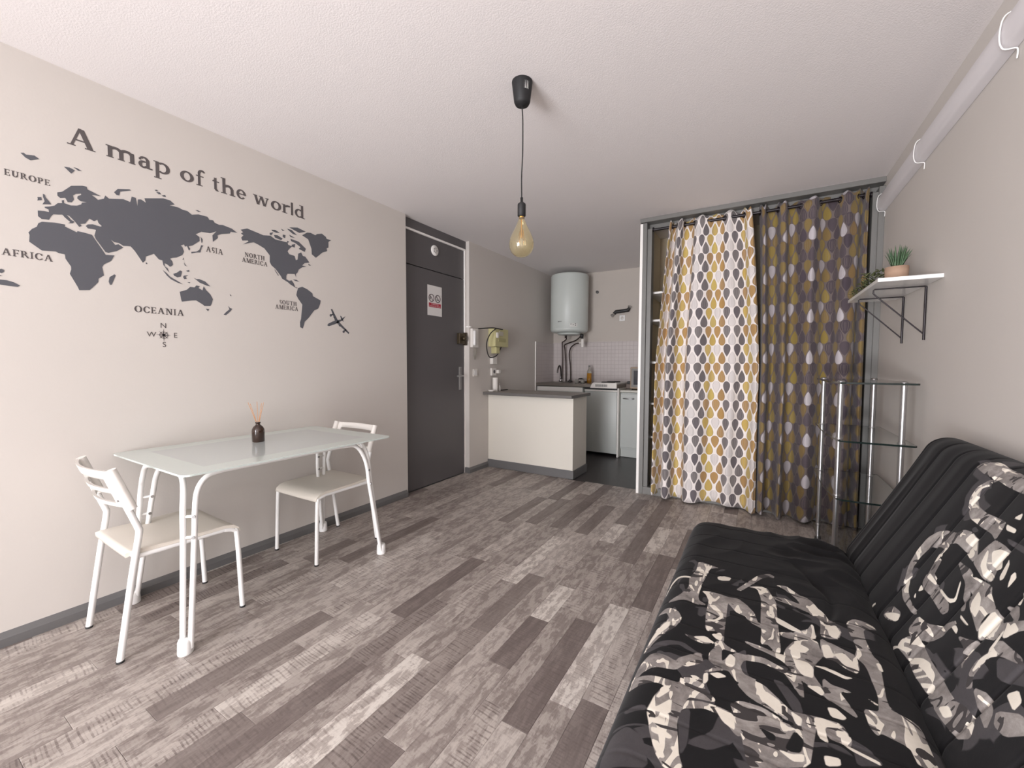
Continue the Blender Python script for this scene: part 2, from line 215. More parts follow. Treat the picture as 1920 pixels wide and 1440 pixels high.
BACK_PRINT=["L 504,1758 524,1742 538,1702 538,1678 532,1636 532,1569 528,1521 525,1491 491,1448 494,1476 492,1539 497,1613 495,1674", "W 529,1724 540,1681 532,1669 529,1694", "W 519,1741 520,1711 515,1728", "W 530,1644 532,1574 528,1578 526,1633", "W 517,1640 519,1610 514,1622", "L 497,1619 483,1644 453,1665 420,1659 393,1634 376,1590 374,1521 376,1465 370,1437 403,1445 415,1453 412,1492 407,1544 411,1595 428,1634 461,1648 483,1632 494,1604", "W 455,1657 478,1631 474,1630 455,1645 434,1643 431,1657", "W 415,1652 412,1592 407,1583 407,1645", "W 393,1636 394,1609 390,1619", "W 390,1521 392,1497 388,1512", "W 413,1444 415,1403 405,1399 401,1429", "W 437,1436 454,1424 437,1414 433,1435", "D 387,1413 395,1323 382,1306 378,1388", "L 117,1636 169,1677 209,1691 256,1692 290,1671 310,1638 320,1591 340,1572 348,1535 340,1493 309,1445 294,1450 302,1511 304,1557 287,1584 278,1575 247,1579 202,1560 195,1516 165,1554 243,1587 270,1583 265,1612 244,1652 202,1659 162,1653 127,1618", "W 321,1541 348,1535 341,1498 319,1464 317,1487", "W 321,1573 339,1570 320,1559", "W 249,1590 256,1574 245,1569", "L 297,1450 346,1442 368,1434 369,1388 360,1363 353,1384 315,1359 291,1343 282,1379", "W 342,1417 358,1401 362,1379 360,1363 346,1375 327,1348 315,1359 318,1387", "W 340,1434 336,1423 306,1398 299,1350 291,1343 284,1381 301,1418", "W 354,1354 343,1335 310,1316 311,1335 328,1336", "W 341,1303 330,1288 319,1298 329,1308", "L 100,1628 125,1645 154,1670 176,1681 181,1671 147,1638 112,1592 97,1536 94,1483 84,1501 86,1579", "L 194,1561 239,1575 240,1560 200,1545", "L 186,1569 185,1479 180,1411 166,1393 151,1401 155,1449 154,1508 153,1542 162,1559", "W 194,1561 189,1509 182,1511 178,1560", "W 189,1479 189,1421 200,1405 240,1434 239,1427 197,1395 182,1409 182,1474", "W 154,1557 149,1533 133,1547", "W 114,1546 128,1551 115,1534", "L 269,1504 277,1421 241,1385 219,1375 200,1348 193,1358 220,1386 247,1413 260,1466", "L 269,1409 283,1331 269,1311 253,1272 234,1284 209,1281 192,1268 207,1307 217,1347 244,1385", "W 222,1349 255,1359 248,1331 228,1308 208,1301 211,1324", "L 8,1609 26,1612 46,1590 55,1547 50,1535 32,1531 13,1562 6,1592", "W 8,1604 32,1576 53,1538 35,1527 14,1563", "L 55,1464 94,1469 105,1414 128,1376 166,1348 164,1335 142,1345 121,1342 92,1359 67,1395 49,1437", "W 151,1344 163,1333 161,1316 151,1308", "L 19,1451 42,1438 64,1395 63,1322 63,1215 66,1158 15,1206 14,1265 10,1314 10,1384 1,1444", "W -15,1468 24,1414 34,1392 16,1398 -1,1439 -20,1457", "W 20,1449 37,1442 37,1420", "W 11,1386 48,1339 60,1305 54,1288 48,1312 13,1354 8,1374", "W 7,1336 35,1313 34,1304 10,1320", "W 7,1309 37,1287 49,1285 39,1279 9,1300", "W 11,1285 37,1257 26,1253 12,1267", "L 152,1299 161,1277 179,1247 158,1240 124,1236 115,1225 128,1247 147,1263", "L 195,1272 256,1275 246,1231 211,1211 193,1247 183,1253", "W 199,1273 250,1276 245,1237 219,1227 196,1253 183,1253", "L 227,1197 258,1183 273,1169 284,1183 245,1230 228,1221", "W 245,1212 264,1207 259,1181 228,1196", "L 219,1201 225,1135 218,1124 199,1173 179,1191 150,1191 125,1185 111,1167 101,1176 130,1205 161,1208 192,1199", "W 184,1206 240,1216 233,1209 204,1201 187,1199", "W 187,1199 197,1191 199,1173 187,1191 153,1191 133,1193 131,1198 160,1207", "L 274,1256 291,1231 277,1209 266,1204 270,1236", "W 292,1238 318,1253 323,1246 295,1229", "W 310,1334 346,1349 343,1336 321,1321 304,1321", "W 303,1289 317,1300 341,1307 331,1290 316,1289", "D 190,1175 212,1144 226,1107 201,1075 162,1140", "W -25,1695 1,1679 -2,1672 -20,1683", "W 187,1347 187,1299 182,1305 181,1343", "L 15,1206 51,1194 77,1147 78,1108 52,1086 27,1107 19,1161", "W 25,1192 48,1175 44,1149 24,1161", "L 114,1163 130,1131 119,1094 89,1076 95,1116", "W 159,1103 183,1089 175,1064 152,1063", "L 125,1088 161,1045 148,1015 113,1039 108,1070"]

# ------------------------------------------------------------------ materials
WALL = painted('wall_paint_light_grey', srgb(206, 200, 194), .75, 90, .06)
CEIL = painted('ceiling_roughcast_white', srgb(234, 229, 228), .8, 170, .28, .02)
KIT = painted('kitchen_wall_paint', srgb(196, 188, 180), .75, 90, .06)
GREY = painted('dark_grey_trim_paint', srgb(105, 104, 104), .45, 120, .05)
DOORM = painted('charcoal_door_paint', srgb(92, 89, 90), .42, 30, .03)
FRAMEG = painted('grey_frame_paint', srgb(117, 116, 113), .45, 120, .05)
WHITEP = painted('white_paint', srgb(247, 244, 240), .4, 60, .03)
BARW = painted('bar_white_paint', srgb(224, 219, 208), .6, 60, .04)
METW = new_mat('white_powder_coated_steel', srgb(240, 239, 237), .28); METW.node_tree.nodes['Principled BSDF'].inputs['Coat Weight'].default_value = .3
PLW = painted('white_plastic', srgb(232, 228, 222), .45, 200, .02)
PLSEAT = painted('seat_white_plastic', srgb(226, 219, 208), .5, 200, .03)
CHROME = new_mat('brushed_aluminium', (.50, .50, .51), .32, 1.0)
STEEL = painted('stainless_steel_worktop', srgb(150, 143, 136), .3, 90, .03); STEEL.node_tree.nodes['Principled BSDF'].inputs['Metallic'].default_value = .9
SCREW = new_mat('screw_metal', (.35, .35, .35), .3, 1.0)
BLACK = new_mat('matt_black', (.018, .017, .018), .5)
BLKM = new_mat('black_metal', (.02, .015, .018), .35, .3)
RUB = new_mat('dark_rubber', (.03, .03, .03), .7)
DECAL = painted('charcoal_vinyl_decal', srgb(88, 89, 95), .55, 200, .02, .08)
DECALB = painted('brown_grey_vinyl_lettering', srgb(86, 80, 80), .55, 200, .02)
CREAM = painted('aged_cream_plastic', srgb(196, 190, 142), .5, 100, .03)
CLOS = painted('closet_interior_beige', srgb(234, 220, 194), .7, 60, .05)
KITW = painted('kitchen_unit_grey_white', srgb(190, 194, 190), .4, 60, .02)
HEATW = painted('boiler_white_enamel', srgb(203, 209, 205), .38, 8, .01)

def lino():
    m = new_mat('dark_kitchen_vinyl', srgb(62, 58, 58), .35); nt, N, L, b = nt_of(m); p = wpos(nt)
    n = noise(nt, p, 30, 5, .6); L.new(mixc(nt, n, srgb(54, 50, 51), srgb(72, 68, 68)), b.inputs['Base Color']); bump(nt, b, n, .08, .003); return m
def plank_mat():
    m = new_mat('weathered_grey_laminate', (.3, .3, .3), .42); nt, N, L, b = nt_of(m)
    oi = N.new('ShaderNodeObjectInfo'); sp = N.new('ShaderNodeSeparateColor'); L.new(oi.outputs['Color'], sp.inputs[0])
    base, saw, weath = (E(nt, sp.outputs[i]) for i in range(3)); rnd = E(nt, oi.outputs['Random'])
    gp = N.new('ShaderNodeNewGeometry'); sx = N.new('ShaderNodeSeparateXYZ'); L.new(gp.outputs['Position'], sx.inputs[0])
    X, Y = E(nt, sx.outputs[0]), E(nt, sx.outputs[1]); off = rnd * 37.0
    def vec(a, b_, c=0.0):
        n = N.new('ShaderNodeCombineXYZ')
        for i, v in enumerate((a, b_, c)):
            if isinstance(v, E): L.new(v.v, n.inputs[i])
            else: n.inputs[i].default_value = v
        return n.outputs[0]
    grain = noise(nt, vec(X * 70 + off, Y * 3.5, off), 1.0, 5, .6, .4)
    blot = noise(nt, vec(X * 24 + off, Y * 3.2, off), 1.0, 5, .68, .35)
    fine = noise(nt, vec(X * 180, Y * 120, off), 1.0, 2, .6)
    sawn = noise(nt, vec(X * 9 + off, Y * 9, off), 1.0, 3, .6)
    wob = (sawn - .5) * .016
    lines = ((Y + wob + X * .06) * 560.0).sin()                      # saw kerfs across the strip, ~12 mm apart
    lines2 = ((Y + wob * 1.3 + X * .05) * 263.0).sin()
    kerf = (lines * .6 + lines2 * .4).step(.05, .6) * noise(nt, vec(X * 30 + off, Y * 7, off + 9.0), 1.0, 3, .6).step(.38, .58) * saw
    crack = (1.0 - (grain - .5).abs().step(0.0, .035)) * blot.step(.35, .6)
    tone = base + (grain - .5) * .22 + (blot - .5) * .32 + (fine - .5) * .10
    patch = noise(nt, vec(X * 34 + off, Y * 12, off + 3.0), 1.0, 5, .72, .2)
    tone = tone + weath * (patch.step(.44, .56) - .35) * .36 - kerf * .24 - .03 - crack * .10 * (weath + .35)
    tone = tone.max(0.0).min(1.0)
    c = ramp(nt, tone, [(0.0, srgb(78, 68, 66)), (.25, srgb(112, 101, 97)), (.5, srgb(150, 140, 134)), (.75, srgb(186, 177, 170)), (1.0, srgb(216, 209, 201))], 'LINEAR')
    L.new(c, b.inputs['Base Color']); L.new((.36 + (1.0 - tone) * .14).v, b.inputs['Roughness'])
    bump(nt, b, tone - kerf * .5, .25, .0012); return m
def tile_mat():
    m = new_mat('small_white_tiles', srgb(196, 186, 184), .3); nt, N, L, b = nt_of(m); p = wpos(nt)
    sx = N.new('ShaderNodeSeparateXYZ'); L.new(p, sx.inputs[0]); X, Y, Z = (E(nt, sx.outputs[i]) for i in range(3))
    U = X + Y
    g = ((U * 20.0).mod(1.0) - .5).abs().max(((Z * 20.0).mod(1.0) - .5).abs()).step(.455, .475)
    n = noise(nt, p, 9, 3)
    c = mixc(nt, g, mixc(nt, n, srgb(194, 186, 184), srgb(208, 200, 198)), srgb(181, 172, 170)); L.new(c, b.inputs['Base Color'])
    bump(nt, b, 1.0 - g, .5, .002); return m
def glass(name, col, rough=.02, alpha=None):
    m = new_mat(name, col, rough); b = m.node_tree.nodes['Principled BSDF']; b.inputs['Transmission Weight'].default_value = 1.0; b.inputs['IOR'].default_value = 1.45; return m
def frosted():
    m = new_mat('pale_green_back_painted_glass', srgb(208, 222, 218), .06); nt, N, L, b = nt_of(m)
    b.inputs['Coat Weight'].default_value = .6; b.inputs['Coat Roughness'].default_value = .03; b.inputs['Roughness'].default_value = .22
    tc = N.new('ShaderNodeTexCoord'); sx = N.new('ShaderNodeSeparateXYZ'); L.new(tc.outputs['Object'], sx.inputs[0])
    X, Y = E(nt, sx.outputs[0]).abs(), E(nt, sx.outputs[1]).abs()
    inner = (X - .27).max(Y - .40).step(-.004, .004)
    L.new(mixc(nt, inner, srgb(204, 212, 210), srgb(214, 225, 220)), b.inputs['Base Color']); return m
def leaf_curtain(name, ground, down, up, W, outline, lite):
    """curtain print: two interlocked grids of drop-shaped leaves, read from the cloth's own UV in metres"""
    m = new_mat(name, ground, .85); nt, N, L, b = nt_of(m)
    uv = N.new('ShaderNodeUVMap'); sx = N.new('ShaderNodeSeparateXYZ'); L.new(uv.outputs[0], sx.inputs[0])
    U, V = E(nt, sx.outputs[0]), E(nt, sx.outputs[1])
    P, CW, Hh = .149, .072, .100
    def lay(u, v, flip, cols, col0):
        iu = (u / CW).floor(); iv = (v / P).floor()
        lu = ((u / CW).mod(1.0) - .5) * CW; lv = (v / P).mod(1.0) * P
        t = (lv - (P - Hh) / 2) / Hh
        if flip: t = 1.0 - t
        tc = t.max(0.0001).min(.9999)
        w = ((1.0 - tc) ** .5) * (tc ** .95) * (W / .41)
        q = lu.abs() / w.max(.0001)
        ins = (1.0 - q).step(-.03, .03) * t.gt(.0) * t.lt(1.0)
        idx = (iu.mod(4.0) * 2.0 + iv.mod(2.0)) / 8.0 + .01
        c = ramp(nt, idx, [(i / 8, cc) for i, cc in enumerate(cols)])
        lined = (iu * 1.7 + iv * 2.3 + .4).sin().gt(-.1)
        ring = (1.0 - ((q - .62).abs() * 1.0).step(.05, .12)) * t.gt(.22) * t.lt(.9)
        vein = (1.0 - (q - .12).abs().step(.02, .08)) * t.gt(.2) * t.lt(.85)
        c = mixc(nt, (ring * .35 + vein * .3) * lined, c, lite)
        edge = q.step(.82, .9)
        c = mixc(nt, edge * .8, c, mixc(nt, .45, c, outline))
        return mixc(nt, ins, col0, c)
    n = noise(nt, uv.outputs[0], 90, 2)
    g = mixc(nt, n, tuple(x * .94 for x in ground), tuple(min(1, x * 1.04) for x in ground))
    c = lay(U, V, False, down, g); c = lay(U + CW / 2, V + P * .40, True, up, c)
    wv = N.new('ShaderNodeTexNoise'); wv.inputs['Scale'].default_value = 300; L.new(uv.outputs[0], wv.inputs['Vector'])
    c = mixc(nt, .10, c, mixc(nt, wv.outputs['Fac'], (0, 0, 0), (1, 1, 1)), 'SOFT_LIGHT')
    L.new(c, b.inputs['Base Color'])
    b.inputs['Sheen Weight'].default_value = .15
    return m
def sofa_mat():
    m = new_mat('black_sofa_cover_with_grey_print', (.02, .02, .02), .8); nt, N, L, b = nt_of(m)
    def at(nm): n = N.new('ShaderNodeAttribute'); n.attribute_name = nm; return E(nt, n.outputs['Fac'])
    l, w, d, k = at('pl'), at('pw'), at('pd'), at('pk')
    tc = N.new('ShaderNodeTexCoord').outputs['Object']
    n1 = noise(nt, tc, 9, 6, .65, .6); n2 = noise(nt, tc, 26, 4, .7, .8); f = noise(nt, tc, 420, 2)
    blk = mixc(nt, n1, srgb(12, 11, 13), srgb(24, 23, 25))
    gr = ramp(nt, n1 * .65 + n2 * .35, [(0.30, srgb(70, 66, 66)), (.42, srgb(120, 114, 111)), (.52, srgb(142, 136, 132)), (.64, srgb(172, 166, 161))], 'LINEAR')
    wh = mixc(nt, n2, srgb(214, 206, 192), srgb(238, 232, 220))
    st = noise(nt, mapping(nt, tc, (30, 9, 20)), 1.0, 1, .4, 1.6); st2 = noise(nt, mapping(nt, tc, (12, 26, 14), (3, 1, 2)), 1.0, 1, .4, 1.4)
    gr = mixc(nt, st.step(.595, .60), gr, wh); gr = mixc(nt, (1.0 - st2.step(.375, .38)), gr, srgb(62, 58, 58))
    a = .0012
    near = l.step(-.026, -.020); big = noise(nt, mapping(nt, tc, (7, 5, 6)), 1.0, 1, .4, 1.8)
    dd = d.step(-a, a).max(near * big.step(.585, .59)); dg = mixc(nt, n2, srgb(58, 55, 58), srgb(76, 73, 74))
    c = mixc(nt, dd, blk, dg)
    c = mixc(nt, l.step(-.0028, -.0008), c, gr); c = mixc(nt, w.step(-a, a), c, wh); c = mixc(nt, k.step(-a, a), c, blk)
    c = mixc(nt, .12, c, mixc(nt, f, (0, 0, 0), (1, 1, 1)), 'SOFT_LIGHT')
    L.new(c, b.inputs['Base Color']); b.inputs['Sheen Weight'].default_value = .06; b.inputs['Sheen Roughness'].default_value = .4; b.inputs['Specular IOR Level'].default_value = .25
    bump(nt, b, f, .15, .001); return m
PLANK = plank_mat(); TILE = tile_mat(); LINO = lino(); FROST = frosted()
GLASS = glass('smoked_clear_glass', (.86, .90, .89), .02)
GLEDGE = new_mat('dark_glass_edge', (.012, .02, .018), .1)
_y, _b, _g, _w = srgb(192, 164, 92), srgb(168, 134, 88), srgb(108, 102, 104), srgb(216, 209, 206)
CURT_L = leaf_curtain('pale_curtain_leaf_print', srgb(238, 231, 227),
    [_y, _b, _w, srgb(176, 140, 90), _g, srgb(122, 116, 117), srgb(102, 96, 100), srgb(118, 112, 112)],
    [srgb(112, 106, 107), srgb(104, 98, 100), srgb(196, 172, 98), _y, _b, srgb(174, 138, 84), _w, srgb(212, 206, 204)],
    .0262, srgb(78, 72, 70), srgb(172, 166, 162))
_p, _o, _v = srgb(80, 70, 76), srgb(132, 112, 68), srgb(190, 184, 188)
CURT_D = leaf_curtain('dark_curtain_leaf_print', srgb(108, 97, 95),
    [_p, srgb(76, 66, 72), _o, srgb(126, 104, 64), _p, srgb(74, 64, 72), srgb(172, 165, 168), srgb(138, 118, 62)],
    [srgb(128, 106, 64), srgb(142, 122, 62), srgb(78, 68, 76), _p, _v, srgb(86, 76, 82), srgb(134, 108, 68), _o],
    .0305, srgb(66, 57, 58), srgb(138, 126, 116))
SOFA = sofa_mat()

# ------------------------------------------------------------------ room shell
HC, XL, XR, YR = 2.413, -2.600, 0.689, -2.85
XD = -2.655
m = MB(); m.box(XL - .16, XR + .15, YR - .15, 3.80, -.12, -.007); floor = struct('floor', m, GREY, 'grey weathered laminate floor of the room')
m = MB(); m.box(XL - .02, -.903, 3.80, 5.60, -.12, -.004); struct('floor', m, LINO, 'dark vinyl floor of the kitchenette')
m = MB(); m.box(XL - .16, XR + .15, YR - .15, 5.65, HC, HC + .12); struct('ceiling', m, CEIL)
m = MB(); m.box(XL - .12, XL, YR - .15, 2.565, 0, HC); m.box(XL - .12, XL, 3.452, 5.60, 0, HC); m.box(XL - .22, XL - .12, 2.4, 3.6, 0, HC); struct('wall_left', m, WALL)
m = MB(); m.box(XR, XR + .12, YR - .15, 4.60, 0, HC); struct('wall_right', m, WALL)
m = MB(); m.box(XL, -.903, 5.49, 5.60, 0, HC); struct('wall_back', m, KIT)
# rear wall behind the camera with the balcony door opening
m = MB(); m.box(XL, -2.15, YR - .12, YR, 0, HC); m.box(.25, XR, YR - .12, YR, 0, HC); m.box(-2.15, .25, YR - .12, YR, 2.12, HC)
struct('wall_rear', m, WALL)
m = MB()
for x in (-2.15, -.98, -.92, .19): m.box(x, x + .06, YR - .10, YR - .04, 0, 2.12)
m.box(-2.15, .25, YR - .10, YR - .04, 2.06, 2.12); m.box(-2.15, .25, YR - .10, YR - .04, 0, .06); struct('window_1', m, WHITEP, 'white frame of the balcony door')

# planks: 96 mm strips in boards laid along the room
ST = .0945; KX0 = -.40
fixed = {10: [(.02, .658, 'dark'), (.658, 1.30, 'mid'), (1.30, 1.935, 'dark'), (1.935, 2.58, 'brightsaw'), (2.58, 3.2, 'dark')],
         2: [(.45, 1.077, 'light'), (1.077, 1.71, 'dark'), (1.71, 2.35, 'mid'), (2.35, 2.99, 'dark')],
         0: [(.66, 1.297, 'dark'), (1.297, 1.93, 'saw'), (1.93, 2.56, 'dark'), (2.56, 3.1, 'light')],
         1: [(.6, 1.234, 'mid'), (1.234, 1.9, 'bright'), (1.9, 2.55, 'mid'), (2.55, 3.0, 'bright')],
         7: [(.5, 1.155, 'bright'), (1.155, 1.815, 'mid'), (1.815, 2.465, 'bright'), (2.465, 3.1, 'mid')],
         8: [(.2, 1.12, 'mid'), (1.12, 1.48, 'light'), (1.48, 1.975, 'saw'), (1.975, 2.6, 'mid')],
         4: [(.7, 1.28, 'mid'), (1.28, 1.614, 'dark'), (1.614, 1.926, 'bright'), (1.926, 2.56, 'mid'), (2.56, 2.9, 'bright')],
         3: [(.5, 1.12, 'saw'), (1.12, 1.75, 'mid'), (1.75, 2.38, 'saw'), (2.38, 3.0, 'mid')],
         5: [(.2, .84, 'dark'), (.84, 1.48, 'light'), (1.48, 2.1, 'mid')],
         13: [(.5, 1.14, 'dark'), (1.14, 1.74, 'saw'), (1.74, 2.3, 'mid'), (2.3, 2.9, 'saw')],
         12: [(.4, .95, 'mid'), (.95, 1.3, 'light'), (1.3, 1.88, 'mid'), (1.88, 2.5, 'saw')],
         11: [(.1, .62, 'saw'), (.62, 1.25, 'brightsaw'), (1.25, 1.9, 'light'), (1.9, 2.5, 'mid')],
         6: [(.5, 1.1, 'darksaw'), (1.1, 1.41, 'darksaw'), (1.41, 1.95, 'dark'), (1.95, 2.6, 'light')]}
tones = {'dark': (.34, .25, .15), 'darksaw': (.42, .8, .25), 'mid': (.53, .22, .6), 'light': (.64, .25, .55), 'bright': (.80, .5, .9), 'saw': (.64, 1.0, .5), 'brightsaw': (.74, 1.0, .6)}
prnd = random.Random(11); pm = {}; planks = []
def plank_mesh(w, l):
    key = (round(w, 3), round(l, 3))
    if key not in pm:
        a, b2, h, e = w / 2 - .0003, l / 2 - .0003, .0066, .0012
        vs = [(-a, -b2, 0), (a, -b2, 0), (a, b2, 0), (-a, b2, 0), (-a, -b2, h - .0008), (a, -b2, h - .0008), (a, b2, h - .0008), (-a, b2, h - .0008),
              (-a + e, -b2 + e, h), (a - e, -b2 + e, h), (a - e, b2 - e, h), (-a + e, b2 - e, h)]
        fs = [(0, 3, 2, 1)] + [(i, (i + 1) % 4, (i + 1) % 4 + 4, i + 4) for i in range(4)] + [(i + 4, (i + 1) % 4 + 4, (i + 1) % 4 + 8, i + 8) for i in range(4)] + [(8, 9, 10, 11)]
        me = bpy.data.meshes.new('plank'); me.from_pydata(vs, [], fs); me.materials.append(PLANK); pm[key] = me
    return pm[key]
k0 = int(math.floor((KX0 - (XL - .06)) / ST)) + 1; k1 = -int(math.ceil((XR - KX0) / ST))
for k in range(k1, k0 + 1):
    x1 = KX0 - k * ST; x0 = x1 - ST; x0c, x1c = max(x0, XL - .05), min(x1, XR)
    if x1c - x0c < .012: continue
    segs = list(fixed.get(k, [])); ylo, yhi = YR, 3.80
    if k not in fixed:
        y = YR - prnd.random() * .5
        while y < yhi:
            l = prnd.choice((.32, .48, .64, .64, .64, .80)); segs.append((y, y + l, prnd.choice(('dark', 'mid', 'mid', 'mid', 'light', 'light', 'saw', 'brightsaw', 'darksaw')))); y += l
    else:
        y = segs[0][0]
        while y > ylo: segs.append((y - .64, y, prnd.choice(('mid', 'light', 'saw')))); y -= .64
        y = max(s_[1] for s_ in segs)
        while y < yhi: segs.append((y, y + .64, prnd.choice(('mid', 'light', 'dark', 'saw')))); y += .64
    for a, b2, t in segs:
        a, b2 = max(a, ylo), min(b2, yhi)
        if b2 - a > .02: planks.append((x0c, x1c, a, b2, t))
def pvis(p):
    x, y = (p[0] + p[1]) / 2, (p[2] + p[3]) / 2
    d = Vector((x, y, -1.15)); z = d.dot(_f)
    if z < .2: return 1e6 + d.length
    u, v = abs(d.dot(_rr) / z) * 771.4, -d.dot(_uu) / z * 771.4
    out = max(0, u - 990) + max(0, v - 760) + (2000 if x > -.1 and y < 2.2 else 0)
    return d.length + out * 1000
planks.sort(key=pvis)
rest = MB()
for i, (x0, x1, a, b2, t) in enumerate(planks):
    if i < 296:
        o = bpy.data.objects.new('plank', plank_mesh(x1 - x0, b2 - a)); COL.objects.link(o); o.parent = floor
        o.location = ((x0 + x1) / 2, (a + b2) / 2, -.0066)
        tb = tones[t]; o.color = (min(1, max(0, tb[0] + prnd.uniform(-.05, .05))), tb[1], tb[2], 1)
    else: rest.box(x0 + .0003, x1 - .0003, a + .0003, b2 - .0003, -.0066, 0)
if rest.v:
    o = rest.build('planks', PLANK, floor); o.color = (.53, .35, .4, 1); o['kind'] = 'stuff'

# baseboards
def skirt(x, s_, y0, y1, extra=None):
    m = MB(); pr_ = [(x, 0), (x + .014 * s_, 0), (x + .014 * s_, .034), (x + .010 * s_, .040), (x, .058)]
    m.slab(pr_, lambda a, b_, t: (a, t, b_), y0, y1)
    return m
struct('baseboard_left', skirt(XL, 1, YR, 2.555), GREY)
m = skirt(XL, 1, 3.452, 3.786); m.slab([(XL - .05, 0), (XL + .014, 0), (XL + .014, .034), (XL, .058), (XL - .05, .058)], lambda a, b_, t: (a, t, b_), 3.440, 3.452); struct('baseboard_left', m, GREY)
struct('baseboard_right', skirt(XR, -1, YR, 3.69), GREY)

# entrance door
door = MB().box(XD - .04, XD, 2.55, 3.435, .006, 2.02, .002).build('door_1', DOORM); door['kind'] = 'structure'; door['label'] = 'flush charcoal entrance door'
m = MB(); m.box(XD - .04, XD - .002, 2.55, 3.452, 2.028, HC, 0); m.box(XD - .02, XD + .012, 2.55, 3.452, 2.33, HC, 0); o = m.build('transom_panel', DOORM, door)
m = MB(); m.box(XD - .03, XD - .001, 3.437, 3.452, 0, 2.33); m.build('door_jamb', WHITEP, door)
m = MB(); m.lathe([(.048, 0), (.05, .006), (.044, .012), (.0, .013)], (XD, 2.985, 2.215), 24, 'x'); o = m.build('air_vent', WHITEP, door)
for k in range(5):
    a = math.radians(72 * k); q = MB(); q.box(XD + .0125, XD + .0145, 2.985 - .003 + math.cos(a) * .02, 2.985 + .003 + math.cos(a) * .02, 2.215 + math.sin(a) * .02 - .008, 2.215 + math.sin(a) * .02 + .008); q.build('vent_slot', GREY, o)
m = MB(); m.box(XD, XD + .035, 3.315, 3.41, 1.355, 1.465, .004); m.lathe([(.022, 0), (.022, .03), (.012, .034), (.0, .034)], (XD + .035, 3.375, 1.41), 16, 'x'); o = m.build('rim_lock', new_mat('old_brass_lock', srgb(84, 74, 58), .4, .7), door)
m = MB(); m.box(XD - .02, XD + .04, 3.412, 3.436, 1.345, 1.475, .003); m.build('keep', new_mat('lock_keep', srgb(70, 60, 48), .4, .6), door)
m = MB(); m.box(XD, XD + .006, 3.345, 3.385, .885, 1.12, .002); o = m.build('handle_plate', CHROME, door)
m = MB(); m.tube([(XD + .004, 3.365, 1.03), (XD + .045, 3.365, 1.03), (XD + .05, 3.34, 1.03), (XD + .05, 3.26, 1.028)], .008, 10); m.build('door_handle', CHROME, door)
# white cable duct that follows the door frame
m = MB(); m.box(XD - .001, XD + .016, 2.56, 3.446, 2.315, 2.333, .002); m.box(XD - .001, XD + .016, 3.430, 3.446, 1.35, 2.318, .002); m.box(XD + .02, XD + .055, 3.44, 3.452, 1.53, 1.545)
m.box(XL, XL + .010, 3.452, 3.475, 1.53, 1.545)
struct('trim_4', m, WHITEP, 'thin white cable duct along the top and side of the charcoal door')

# door notice
sg = thing('door_notice', 'white paper notice with two round no smoking symbols stuck on the charcoal door', 'sign', (XD + .001, 2.985, 1.75))
y0, y1, z0, z1 = 2.885, 3.085, 1.605, 1.885
PAPER = new_mat('notice_paper', srgb(225, 222, 220), .6); RED = new_mat('notice_red', srgb(176, 40, 62), .6); NBLK = new_mat('notice_black', srgb(52, 28, 34), .6)
MB().box(XD + .0005, XD + .0015, y0, y1, z0, z1).build('paper', PAPER, sg)
MB().box(XD + .0015, XD + .002, y0 + .018, y1 - .014, 1.683, 1.722).build('red_band', RED, sg)
for cy in (2.938, 3.026):
    q = MB(); ring = [(XD + .002, cy + .034 * math.cos(a), 1.768 + .034 * math.sin(a)) for a in [2 * math.pi * i / 24 for i in range(24)]]
    q.tube(ring, .0032, 6, closed=True); q.tube([(XD + .002, cy - .023, 1.792), (XD + .002, cy + .023, 1.744)], .0028, 6)
    q.box(XD + .0018, XD + .0026, cy - .016, cy + .004, 1.755, 1.761) if cy > 3 else q.box(XD + .0018, XD + .0026, cy - .020, cy - .012, 1.752, 1.776)
    q.build('no_smoking_symbol', NBLK, sg)
fn = lambda yc, zc: (lambda a, b_: (XD + .0026, yc + a, zc + b_))
text_mesh('INTERDICTION', .017, PAPER, 'lettering', sg, fn(2.986, 1.706), .10)
text_mesh('DE FUMER ET DE VAPOTER', .014, PAPER, 'lettering', sg, fn(2.986, 1.689), .15)

# ------------------------------------------------------------------ wall decals
def wallp(a, b_, t): return (XL + .0004 + t, a, b_)
def polys(src): return [[tuple(int(c) / 1000 for c in t.split(',')) for t in s_.split()] for s_ in src]
mp = thing('world_map_decal', 'large dark grey world map decal on the left wall above the glass table', 'wall decal', (XL + .001, 1.0, 1.7))
for i, P in enumerate(polys(LANDS)):
    o = MB().slab(P, wallp, 0, .0008).build('landmass' if i < 2 or len(P) > 20 else 'island', DECAL, mp)

# serif letter shapes: x 0..1 across, y in cap heights
def ring_(cx, cy, rx, ry, tx, ty, a0=0, a1=360, n=28):
    tx, ty = tx * 1.22, ty * 1.45
    out, inn = [], []
    for i in range(n + 1):
        a = math.radians(a0 + (a1 - a0) * i / n); c, s_ = math.cos(a), math.sin(a)
        out.append((cx + rx * c, cy + ry * s_)); inn.append((cx + (rx - tx) * c, cy + (ry - ty) * s_))
    return [[out[i], out[i + 1], inn[i + 1], inn[i]] for i in range(n)]
def bar_(x0, y0, x1, y1):
    if x1 - x0 < y1 - y0 and x1 - x0 > .06: x0, x1 = x0 - .012, x1 + .022
    if y1 - y0 < .07: y1 = y1 + .016 if y0 < .3 else y1; y0 = y0 - .016 if y0 >= .3 else y0
    return [[(x0, y0), (x1, y0), (x1, y1), (x0, y1)]]
def dia_(xa, ya, xb, yb, w):
    w = w * 1.3 if w > .1 else w * 1.5
    return [[(xa, ya), (xa + w, ya), (xb + w, yb), (xb, yb)]]
XH, SF = .655, .04
